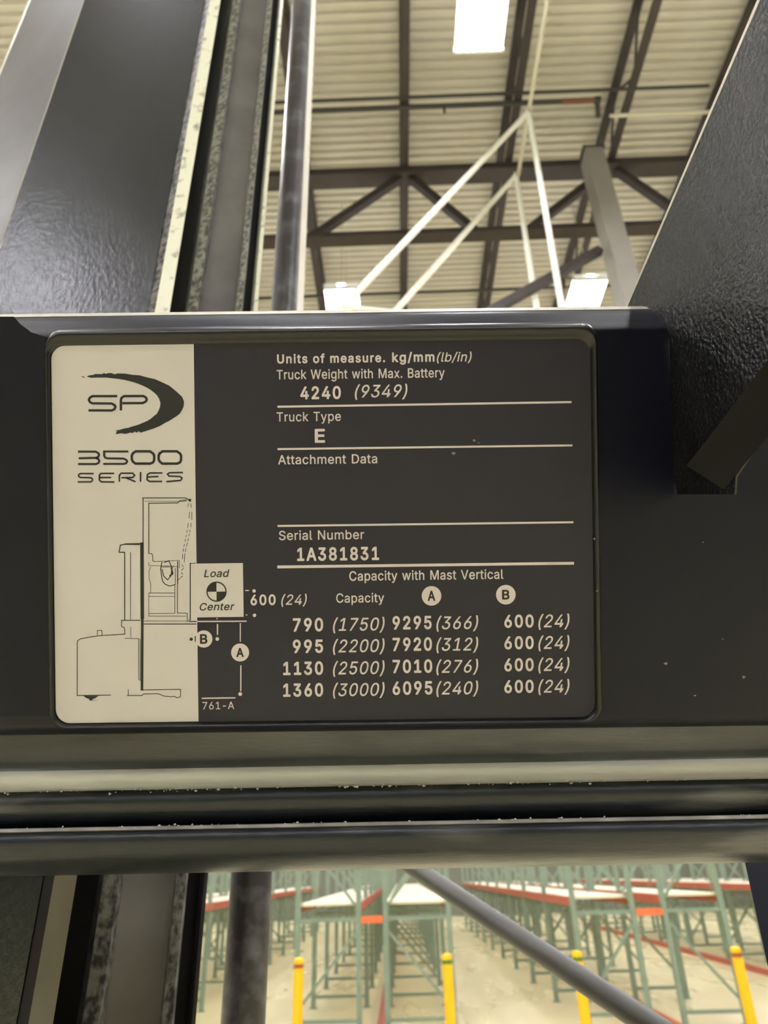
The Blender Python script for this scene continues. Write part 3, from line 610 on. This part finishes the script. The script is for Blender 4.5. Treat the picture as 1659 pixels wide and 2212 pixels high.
"f": (253, [[81,1,142,1,142,325,228,329,227,378,142,381,142,433,149,453,168,469,187,474,227,470,242,517,239,523,227,526,203,530,175,530,143,522,119,510,95,485,82,453,81,381,6,377,7,328,81,325]]),
"g": (426, [[180,-150,231,-151,271,-143,303,-131,339,-104,353,-86,365,-62,372,-22,370,378,314,378,311,319,307,320,275,359,239,379,187,384,143,376,103,355,83,336,62,306,47,274,34,214,34,166,38,138,59,82,78,54,91,42,115,25,143,13,175,5,215,5,235,9,263,22,288,42,305,66,310,66,310,-18,305,-46,283,-75,263,-87,239,-95,219,-97,183,-96,163,-91,143,-83,127,-72,99,-42,52,-70,73,-102,99,-123,139,-142],[179,61,143,77,125,94,111,118,103,138,97,166,99,230,114,274,143,311,163,323,183,328,231,327,251,320,275,303,296,274,308,238,312,206,309,154,293,106,267,77,247,66,227,61]]),
"h": (410, [[52,1,113,1,113,233,117,261,130,289,146,307,170,322,198,328,222,328,246,323,270,307,286,285,296,241,296,1,356,1,356,265,351,293,343,317,331,337,306,362,282,375,246,383,202,382,166,371,142,354,114,319,113,505,110,508,54,508,52,505]]),
"i": (167, [[53,1,113,1,113,377,110,379,53,377],[70,445,94,444,110,452,122,466,125,477,124,497,106,518,94,523,70,522,55,513,45,501,41,489,45,465,58,451]]),
"k": (381, [[52,1,113,1,113,137,154,177,294,0,371,1,202,217,359,377,283,377,121,213,114,212,113,505,110,508,54,508,52,505]]),
"l": (189, [[119,-1,162,-2,178,2,180,7,171,51,130,54,117,67,113,91,113,507,54,509,53,67,61,39,71,23,94,6]]),
"m": (610, [[52,1,113,1,113,245,122,281,137,305,154,318,174,327,206,330,230,325,254,310,267,293,272,277,273,1,334,0,337,269,349,297,366,315,390,327,426,330,446,327,470,315,484,301,495,273,496,1,554,-1,556,273,548,313,536,337,513,361,482,379,446,386,426,386,390,379,358,362,332,337,318,313,304,341,291,357,274,371,246,383,210,386,178,379,154,366,128,341,114,315,112,377,54,379]]),
"n": (410, [[52,1,113,1,113,233,117,261,130,289,146,307,170,322,198,328,222,328,246,323,270,307,286,285,296,241,296,1,356,1,355,273,348,305,339,325,324,345,306,362,282,375,254,382,210,383,186,379,158,366,142,354,114,316,110,379,52,377]]),
"o": (415, [[184,-7,227,-8,251,-4,279,5,311,24,333,45,353,73,372,117,380,161,381,197,376,241,364,281,344,317,318,345,295,363,267,375,227,383,187,383,159,378,119,362,97,345,74,321,55,289,42,257,34,213,34,161,39,133,50,97,70,61,95,32,123,12,151,0],[179,49,159,56,143,67,122,89,111,109,102,133,96,173,101,237,111,265,122,285,151,315,179,327,199,330,235,327,251,322,275,306,301,273,316,225,316,149,309,121,298,97,267,64,255,56,227,47]]),
"p": (425, [[52,-142,113,-142,114,57,118,58,142,25,178,1,210,-7,246,-8,286,2,314,17,343,42,368,78,380,110,388,154,389,210,383,254,371,290,356,318,326,351,302,367,250,383,218,384,186,379,162,368,146,356,118,320,114,319,110,379,53,378],[194,49,174,57,154,71,137,90,125,114,113,166,113,214,117,238,130,274,154,307,179,322,198,328,242,328,262,322,278,312,308,278,324,234,328,198,327,162,312,106,300,86,282,68,266,57,246,49]]),
"r": (260, [[52,1,113,1,113,241,121,273,129,289,142,303,166,319,198,326,242,324,242,382,202,384,171,377,144,361,125,341,114,321,110,379,52,377]]),
"s": (365, [[156,-7,205,-8,265,8,289,23,311,45,323,65,330,89,331,113,327,137,314,161,297,179,253,202,145,231,127,241,113,257,108,277,116,301,133,319,165,331,201,332,233,323,246,313,269,277,321,290,322,297,311,321,284,353,261,369,217,382,157,382,125,375,105,366,69,337,56,317,48,293,47,261,53,237,64,217,85,196,125,176,237,147,256,133,266,117,267,93,263,81,249,66,225,52,189,44,149,48,125,59,112,69,104,81,93,106,38,93,36,89,48,57,65,34,81,20,117,1]]),
"t": (227, [[146,-3,191,-4,207,0,212,5,204,45,200,53,179,50,151,52,135,62,127,81,126,325,203,328,204,377,127,380,126,469,67,471,65,381,7,378,6,329,65,325,66,69,78,37,96,17,119,4]]),
"u": (410, [[160,-4,198,-5,238,7,270,27,294,62,297,56,298,1,355,0,354,378,296,376,296,144,292,116,275,84,258,67,234,55,210,50,178,51,155,60,129,84,121,100,113,136,113,376,52,376,52,140,53,116,61,76,77,44,100,20,130,3]]),
"w": (567, [[138,1,199,1,284,305,311,197,367,1,428,0,545,377,479,377,396,71,357,233,316,378,251,377,199,189,173,77,168,74,149,157,87,377,24,378]]),
"x": (378, [[21,1,90,0,151,89,185,149,190,153,233,81,286,1,357,1,225,193,350,378,282,379,230,301,190,235,101,377,30,377,154,193]]),
"y": (390, [[69,-144,106,-145,138,-136,164,-120,188,-92,204,-60,370,376,304,376,221,148,194,63,171,140,85,376,18,376,163,0,147,-48,126,-78,102,-90,60,-88,48,-136,50,-140]]),
}
# the same grotesque in a heavier cut
GLYPHB = {
".": (243, [[81,-27,107,-27,138,-15,156,5,164,25,165,49,156,77,137,97,111,109,87,111,59,101,36,77,27,53,27,25,36,5,54,-15]]),
"/": (304, [[13,-99,71,-99,83,-94,96,-79,257,521,257,537,239,555,175,556,163,550,154,537,-7,-59,-8,-75,-4,-87]]),
"0": (508, [[201,-30,249,-30,289,-22,329,-2,362,26,378,46,402,90,419,146,427,198,428,286,423,338,410,394,394,434,369,473,333,507,297,527,253,539,201,539,157,528,114,502,85,475,60,434,44,398,32,350,25,294,24,218,29,174,40,122,61,70,82,38,117,3,153,-18],[225,74,202,78,186,86,159,118,141,174,132,262,141,338,161,394,189,425,213,435,229,436,249,432,269,421,284,406,298,382,311,342,318,298,319,230,311,166,292,114,281,99,261,82]]),
"1": (508, [[70,-23,393,-24,405,-19,414,-7,415,57,405,74,393,79,300,81,300,505,294,521,281,531,189,531,81,454,64,433,62,361,69,347,85,336,105,342,185,401,188,393,188,81,77,79,63,73,53,57,53,-3,57,-13]]),
"2": (508, [[56,-23,385,-25,401,-19,411,-7,412,57,406,69,393,79,207,81,354,241,387,293,403,341,403,401,389,445,377,465,348,497,301,526,245,539,201,539,161,531,118,509,97,494,81,477,56,437,44,393,43,361,52,345,65,339,129,339,141,344,150,357,156,393,169,415,185,427,209,435,241,434,273,421,288,405,295,373,291,341,264,297,45,61,40,49,40,-3,45,-15]]),
"3": (508, [[191,-30,241,-31,269,-26,329,-4,374,30,398,66,410,94,416,126,415,174,407,206,390,238,377,255,345,283,317,299,275,314,393,450,395,510,389,523,377,532,73,533,57,527,48,514,47,450,52,438,65,429,236,426,139,314,133,298,133,246,137,236,153,225,241,220,268,210,284,198,298,178,304,154,303,126,292,102,281,92,261,82,217,73,185,78,161,87,141,108,127,146,113,155,41,155,25,145,21,134,23,102,32,74,45,50,73,18,129,-15]]),
"4": (508, [[276,-23,341,-25,357,-19,367,-3,367,77,369,80,416,81,429,91,436,109,436,165,430,177,413,187,367,189,367,317,361,332,348,341,281,342,264,329,258,313,257,188,150,189,331,497,333,509,327,521,305,532,245,532,225,519,25,181,16,157,17,103,26,89,39,81,257,79,259,-3,264,-15]]),
"5": (508, [[195,-30,261,-28,293,-19,329,-1,370,34,389,63,406,98,415,150,412,206,398,250,370,294,329,330,281,351,253,357,213,357,165,347,164,350,173,427,361,428,380,434,390,450,390,510,385,521,369,532,97,533,81,527,72,514,44,262,44,246,49,238,65,228,125,222,181,247,201,252,233,252,261,242,284,222,294,206,303,178,300,134,284,102,257,82,221,73,193,78,173,88,153,110,141,142,125,152,61,153,47,146,40,138,37,114,45,82,58,54,77,28,105,3,137,-15]]),
"6": (508, [[199,-30,269,-27,309,-14,337,2,378,42,398,78,408,106,412,134,411,190,398,238,376,274,353,299,313,324,277,334,234,338,343,498,344,510,338,522,321,533,249,533,232,522,87,306,57,246,43,202,40,182,43,118,53,83,70,50,101,14,121,0,153,-18],[209,74,181,87,157,117,148,158,152,182,161,206,179,226,205,239,241,240,269,229,289,208,302,174,302,142,291,110,273,88,241,74]]),
"7": (508, [[90,-23,167,-24,179,-19,189,-7,412,437,414,509,408,521,395,531,63,532,43,521,38,509,38,449,43,437,55,428,285,425,75,9,75,-7]]),
"8": (508, [[195,-30,273,-28,321,-14,349,2,372,18,397,46,415,78,424,114,423,162,414,194,397,226,358,266,384,302,403,346,406,390,398,430,374,474,345,502,301,527,253,539,217,540,181,536,149,527,117,510,97,495,69,462,54,430,47,398,47,362,53,334,70,298,95,266,61,234,37,190,28,154,29,114,36,82,61,38,101,3,145,-19],[209,74,173,84,149,104,140,134,147,170,161,189,197,207,233,211,273,201,297,182,310,158,312,130,305,109,289,91,273,81,237,73],[221,314,193,320,176,330,161,352,157,378,163,402,179,422,210,434,237,435,265,427,281,416,293,390,294,366,288,346,273,328,253,318]]),
"9": (508, [[124,-23,201,-24,221,-12,353,181,391,249,406,293,412,329,412,373,406,405,390,445,365,480,337,506,309,522,273,535,245,539,193,538,161,530,133,516,109,501,78,469,60,441,47,409,41,377,41,325,52,277,74,237,105,206,141,185,169,176,217,169,108,9,108,-7],[209,269,185,278,161,303,150,337,149,353,153,377,162,401,189,427,209,434,241,435,269,424,289,402,302,365,302,333,293,308,272,281,241,269]]),
"A": (535, [[10,-23,85,-24,99,-19,110,-3,153,118,325,118,369,1,381,-19,393,-24,461,-24,477,-19,486,-7,487,5,479,29,302,509,295,521,281,531,197,531,185,526,177,513,-4,17,-7,-5],[193,223,190,225,237,368,289,225]]),
"B": (511, [[52,-23,245,-25,317,-17,357,-3,389,17,410,37,427,65,442,121,438,177,417,225,374,269,402,297,414,321,422,361,418,413,407,445,386,477,369,494,337,514,301,527,265,532,61,532,45,526,36,513,35,1,41,-15],[149,80,149,206,273,204,301,192,313,182,327,161,331,137,327,117,321,105,305,92,249,80],[149,308,149,426,261,426,289,417,304,401,310,385,309,354,297,332,284,321,261,312,237,308]]),
"E": (474, [[52,-23,373,-25,381,-24,394,-15,399,-3,399,57,393,70,381,79,148,81,149,203,357,205,373,215,379,233,378,289,373,300,360,309,149,311,148,425,377,428,390,437,395,449,395,509,385,526,369,532,61,532,41,521,35,505,35,1,41,-15]]),
"U": (572, [[227,-31,309,-28,373,-7,405,13,434,41,467,93,476,121,480,153,480,505,474,521,461,531,393,532,379,525,369,512,366,153,357,128,337,102,309,85,273,76,221,81,189,95,167,117,152,149,147,193,147,505,142,521,125,532,57,532,45,526,36,513,35,177,45,109,73,53,117,9,173,-19]]),
"a": (444, [[135,-32,199,-29,255,-7,265,-20,275,-24,339,-24,350,-20,360,-4,361,260,357,296,338,340,315,369,279,391,251,401,223,407,171,407,111,394,73,372,51,353,33,328,19,300,19,284,27,272,95,251,115,256,145,292,179,306,211,306,227,301,240,292,248,280,251,255,135,238,71,217,35,191,11,148,7,128,7,88,15,56,27,32,55,0,67,-8,103,-25],[147,72,128,80,119,90,116,108,123,125,142,136,159,141,251,154,252,136,246,112,232,92,219,82,179,70]]),
"e": (459, [[183,-31,239,-31,283,-22,307,-11,335,6,359,29,380,61,389,85,383,105,371,114,319,127,303,128,287,118,274,97,258,81,235,73,203,70,164,81,147,94,131,118,124,141,127,144,371,145,382,149,393,165,394,221,390,257,381,289,360,329,331,362,311,378,283,394,239,406,187,407,159,404,119,390,87,370,56,337,38,309,21,269,11,217,10,161,17,121,31,81,51,45,71,21,108,-7,147,-24],[127,244,135,268,150,285,171,300,199,306,231,302,251,292,271,269,280,245]]),
"f": (308, [[74,-23,143,-24,156,-19,165,-7,166,301,231,304,247,315,252,329,252,381,247,392,227,403,167,404,166,425,175,446,195,450,231,446,247,457,266,517,259,537,247,546,207,554,175,554,139,547,111,534,83,509,66,481,58,449,57,405,3,402,-7,397,-17,384,-18,329,-13,315,7,304,57,301,58,-3,63,-15]]),
"g": (481, [[177,-174,235,-174,271,-168,311,-154,360,-118,388,-70,396,-22,396,374,391,389,374,402,309,402,295,393,287,379,255,399,223,407,171,407,135,399,89,374,63,351,41,318,23,278,11,218,13,142,30,86,59,40,83,18,115,-2,171,-18,235,-16,283,6,286,2,285,-26,274,-50,255,-63,235,-70,195,-72,164,-66,143,-53,119,-26,103,-18,87,-21,34,-54,28,-66,30,-82,39,-98,67,-130,115,-159],[183,86,155,99,140,114,131,134,120,182,123,226,139,270,159,293,195,305,227,303,258,286,278,254,288,202,284,150,269,114,250,94,219,84]]),
"i": (222, [[47,-23,118,-24,131,-15,137,-3,137,377,131,393,114,403,50,402,34,392,30,381,29,1,34,-13],[65,421,94,420,110,424,135,441,147,461,149,493,141,517,126,534,102,546,70,547,54,542,30,522,19,501,18,473,24,453,42,433]]),
"k": (436, [[45,-23,114,-24,131,-15,137,1,138,129,150,141,278,-19,294,-24,370,-24,385,-19,395,-3,394,8,387,21,235,213,378,363,383,377,380,389,373,397,358,403,278,402,269,397,138,264,137,509,131,521,114,532,50,532,34,522,29,509,28,1,34,-15]]),
"m": (665, [[45,-23,114,-24,127,-19,136,-7,137,237,141,261,146,276,158,292,178,302,198,306,232,297,242,287,248,273,249,1,260,-19,274,-24,334,-24,349,-19,356,-11,359,1,362,265,368,281,384,297,422,306,454,296,465,285,471,269,473,-7,482,-19,494,-24,558,-24,570,-19,579,-7,580,1,580,273,571,321,554,353,530,378,506,394,486,403,450,410,406,408,374,399,318,362,286,392,266,403,234,410,186,407,138,385,126,398,114,403,50,403,38,398,29,385,28,377,28,1,34,-15]]),
"n": (465, [[45,-23,114,-24,127,-19,136,-7,137,225,141,253,149,273,162,289,178,299,202,304,230,302,246,296,262,278,270,257,273,-7,282,-19,294,-24,358,-24,375,-15,380,1,379,277,371,313,357,341,343,361,314,386,290,398,246,407,186,404,138,382,126,398,114,403,50,403,34,393,28,377,28,1,34,-15]]),
"o": (470, [[181,-31,227,-32,258,-27,299,-12,335,13,367,49,388,89,404,157,404,217,398,257,389,285,363,333,332,365,307,383,275,398,231,407,183,407,155,402,115,387,83,366,56,337,34,301,19,261,11,217,10,161,17,121,31,81,51,46,81,13,107,-6,143,-23],[187,72,159,86,134,117,122,157,122,217,135,260,158,289,183,302,211,306,246,297,262,285,275,269,292,221,294,173,284,125,274,105,261,89,227,72]]),
"r": (315, [[45,-23,114,-24,127,-19,136,-7,137,237,141,257,151,277,174,295,202,302,242,299,262,311,267,325,267,385,262,396,250,405,230,408,186,407,158,398,138,387,114,403,50,403,38,398,29,385,28,1,34,-15]]),
"s": (420, [[153,-31,209,-31,249,-23,281,-11,305,5,330,29,346,57,354,85,355,117,350,145,338,169,313,198,257,227,157,252,140,261,135,269,135,285,141,294,157,303,181,308,197,308,222,301,233,291,249,264,265,253,321,264,342,277,347,289,345,304,317,354,293,378,273,390,221,406,165,407,137,404,89,384,63,365,45,345,33,325,25,297,24,257,29,233,45,202,65,181,109,157,213,130,229,124,241,113,242,97,235,85,209,73,181,68,153,73,133,83,113,120,97,130,33,118,20,109,13,93,13,83,26,49,45,20,65,2,93,-16]]),
"t": (282, [[143,-27,191,-28,215,-23,231,-11,236,1,229,45,219,67,203,77,175,74,155,77,150,89,150,301,203,304,223,315,228,325,228,381,223,392,207,402,150,405,150,473,139,490,127,495,63,495,51,490,42,477,41,405,0,401,-17,384,-17,325,-13,315,0,305,41,301,41,81,51,37,63,17,87,-6,111,-19]]),
"u": (465, [[156,-28,218,-26,274,-2,287,-20,298,-24,358,-24,369,-20,378,-8,380,376,375,392,362,401,294,402,282,397,273,384,272,156,269,128,258,102,246,89,230,80,206,75,186,75,166,82,148,100,142,116,137,144,136,384,126,397,110,402,46,401,29,384,28,140,37,72,59,28,86,0,123,-20]]),
}
CAPH = max(GLYPH['E'][1][0][1::2]) / 1000
HEAVY = .026
def text(s_, x0_, x1_, base, cap, bold=0, shear=0, m='print', w=None, name='lettering'):
    """one printed line, fitted to its measured width and cap height"""
    cu = bpy.data.curves.new('t', 'CURVE'); cu.dimensions = '2D'; cu.fill_mode = 'BOTH'; cu.resolution_u = 4; cu.offset = 0 if bold > .015 else bold
    heavy = bold > .015
    if heavy: bold = HEAVY
    pen = 0.0
    for ch in s_:
        if ch == ' ': pen += .26; continue
        adv, cons = (GLYPHB if heavy else GLYPH)[ch]
        for con in cons:
            sp = cu.splines.new('POLY'); sp.points.add(len(con)//2 - 1); sp.use_cyclic_u = True
            for k, bp in enumerate(sp.points):
                x, y = con[2*k] / 1000, con[2*k + 1] / 1000
                bp.co = (pen + x + shear * y, y, 0, 1)
        pen += adv / 1000 + .02
    o = bpy.data.objects.new('t', cu); COL.objects.link(o)
    bpy.context.view_layer.update()
    dg = bpy.context.evaluated_depsgraph_get(); me = bpy.data.meshes.new_from_object(o.evaluated_get(dg)); bpy.data.objects.remove(o)
    xs = [v.co.x for v in me.vertices]; mnx, mxx = min(xs), max(xs)
    H = CAPH + 2*bold
    sx = (x1_ - x0_) / (mxx - mnx); sy = cap / H
    ox, oy = LX(x0_, base)
    w = WP if w is None else w
    cen = pp(ox, oy, w)
    for v in me.vertices: v.co = Vector(((v.co.x - mnx) * sx * K, (v.co.y + bold) * sy * K, 0))
    me.materials.clear()
    return link(name, me, M[m], plate, mw=PM @ Matrix.Translation(cen))
B1, B2, B0, IT = .022, .030, .006, .22
text('Units of measure.', 600, 832, 787.5, 20, B1); text('kg/mm', 847, 938, 784.5, 21, B1); text('(lb/in)', 943, 1018, 783.5, 20, .008, IT)
text('Truck Weight with Max. Battery', 599, 960, 821.5, 20.5, .010)
text('4240', 650, 737, 864.5, 28, B2); text('(9349)', 767, 880, 860.5, 27, B0, IT)
text('Truck Type', 599, 737, 912, 20, .006); text('E', 681, 703, 957.5, 30, B2)
text('Attachment Data', 602, 815, 1004, 20, .008); text('Serial Number', 604, 787, 1166.5, 20, .008)
text('1A381831', 643, 819, 1211.5, 29, B2)
text('Capacity with Mast Vertical', 755, 1086, 1253.8, 20.5, .010)
text('600', 543, 597, 1306.5, 23, B1); text('(24)', 609, 664, 1305.5, 22, B0, IT)
text('Capacity', 727, 830, 1301, 20, .008)
for i, (a_, b_, c_, d_) in enumerate((('790', '(1750)', '9295', '(366)'), ('995', '(2200)', '7920', '(312)'), ('1130', '(2500)', '7010', '(276)'), ('1360', '(3000)', '6095', '(240)'))):
    yb0 = (1363, 1409.3, 1456.6, 1503.2)[i]
    text(a_, 634 if len(a_) == 3 else 613, 699, yb0, 29, B2); text(b_, 720, 831, yb0 - 1.5, 27.5, B0, IT)
    text(c_, 848, 932 + i*.6, yb0 - 4.3, 29, B2); text(d_, 942, 1032, yb0 - 5, 27.5, B0, IT)
    text('600', 1088, 1151, yb0 - 8.2, 28, B2); text('(24)', 1161, 1228, yb0 - 9, 27.5, B0, IT)
text('761-A', 440, 508, 1530, 16, .004)
text('Load', 443, 498, 1246, 16, .008, IT, 'ink', WP2); text('Center', 434, 509, 1317.5, 16, .010, IT, 'ink', WP2)
for ch, x, y, h in (('B', 442.6, 1378.6, 21), ('A', 520.6, 1407.6, 20), ('A', 931.5, 1286, 22), ('B', 1091, 1283.5, 21)):
    text(ch, x - 8, x + 8, y + h/2, h, .05, 0, 'ink', WP2, 'disc_letter')
# chips in film and paint
def chip(px, py, r, w, par, m='debris'):
    x, y = LX(px, py); n = 7; ph = random.random()
    pts = [(x + r*random.uniform(.5, 1.2)*math.cos(2*math.pi*(i+ph)/n), y + r*random.uniform(.3, .8)*math.sin(2*math.pi*(i+ph)/n)) for i in range(n)]
    pmesh('paint_chip', [pp(a, b, w) for a, b in pts] + [pp(x, y, w + .0002)], [(i, (i+1) % n, n) for i in range(n)], M[m], par, recalc=False)
M['chip'] = mat('chipped film', (.16, .15, .135), .5)
for a in ((1023, 952, 5), (1033, 958, 2.5), (978, 980, 6)): chip(*a, WLB + .0003, plate, 'chip')
for a in ((1437, 1433, 5), (1605, 1462, 5), (1500, 1502, 3.5), (1518, 1171, 2.6), (1560, 1380, 2), (1278, 1163, 3), (1284, 1274, 3)): chip(*a, .0006 if a[0] > 1300 else .0056, T, 'chip')

# ---- right guard leg with bracket and brace
P1 = pz(1350, 672, .472); Q1 = pz(1446, 720, .4185); Q2 = pz(1461, 1068, .4185)
NL = (Q1 - P1).cross(Q2 - P1).normalized()
def onleg(px, py, off=0.0):
    r = ray(px, py); t = (P1 - CAM).dot(NL) / r.dot(NL); return CAM + r*t
sgn = 1 if NL.dot(CAM - P1) > 0 else -1
def slab(name, pix, th, m, lift=0.0, fn=onleg):
    A = [fn(*p) + NL*sgn*lift for p in pix]; Bk = [p - NL*sgn*th for p in A]; n = len(A)
    return mesh(name, A + Bk, [tuple(range(n)), tuple(range(n, 2*n))] + [(i, (i+1) % n, n + (i+1) % n, n + i) for i in range(n)], m, T)
slab('guard_leg', [(1346, 690), (1350, 672), (1500, 326), (1640, 0), (1800, -370), (2100, -370), (2100, 690), (1800, 800), (1659, 925), (1589, 1030), (1587, 1068), (1463, 1068), (1452, 1000), (1446, 730)], .0012, M['guard'])
slab('leg_highlight', [(1347, 673), (1352, 672), (1500, 330), (1644, -3), (1800, -362), (1797, -370), (1638, -3), (1497, 326)], .002, M['edge'], .0003)  # highlight down the leg's edge put into a pale strip
MB().bar(pz(1530, 1022, .352), pz(1700, 808, .318), .021, .016, up=ray(1600, 900)).build('leg_brace', M['brace'], T)
MB().bar(pz(1700, 808, .318), pz(1900, 557, .285), .021, .016, up=ray(1600, 900)).build('leg_brace', M['brace'], T)
# dark plate standing for the shadow at the crossmember's left end
pmesh('left_shade_plate', [q3(*p, w) for w in (.001, -.006) for p in ((-300, 684), (30, 684), (44, 700), (68, 718), (100, 728), (112, 1546), (-300, 1552))],
      [tuple(range(7)), tuple(range(7, 14))] + [(i, (i+1) % 7, 7 + (i+1) % 7, 7 + i) for i in range(7)], M['panel'])
# ---- diagonal strut and right pillar under the crossmember
MB().bar(pz(880, 1865, 1.0), pz(1700, 2410, .50), .024, n=24, w2=.022).build('diagonal_strut', M['strut'], T, smooth=True)
MB().bar(pz(1652, 1780, .60), pz(1775, 2260, .47), .045, .03, up=ray(1650, 2000)).build('side_pillar', M['panel'], T)
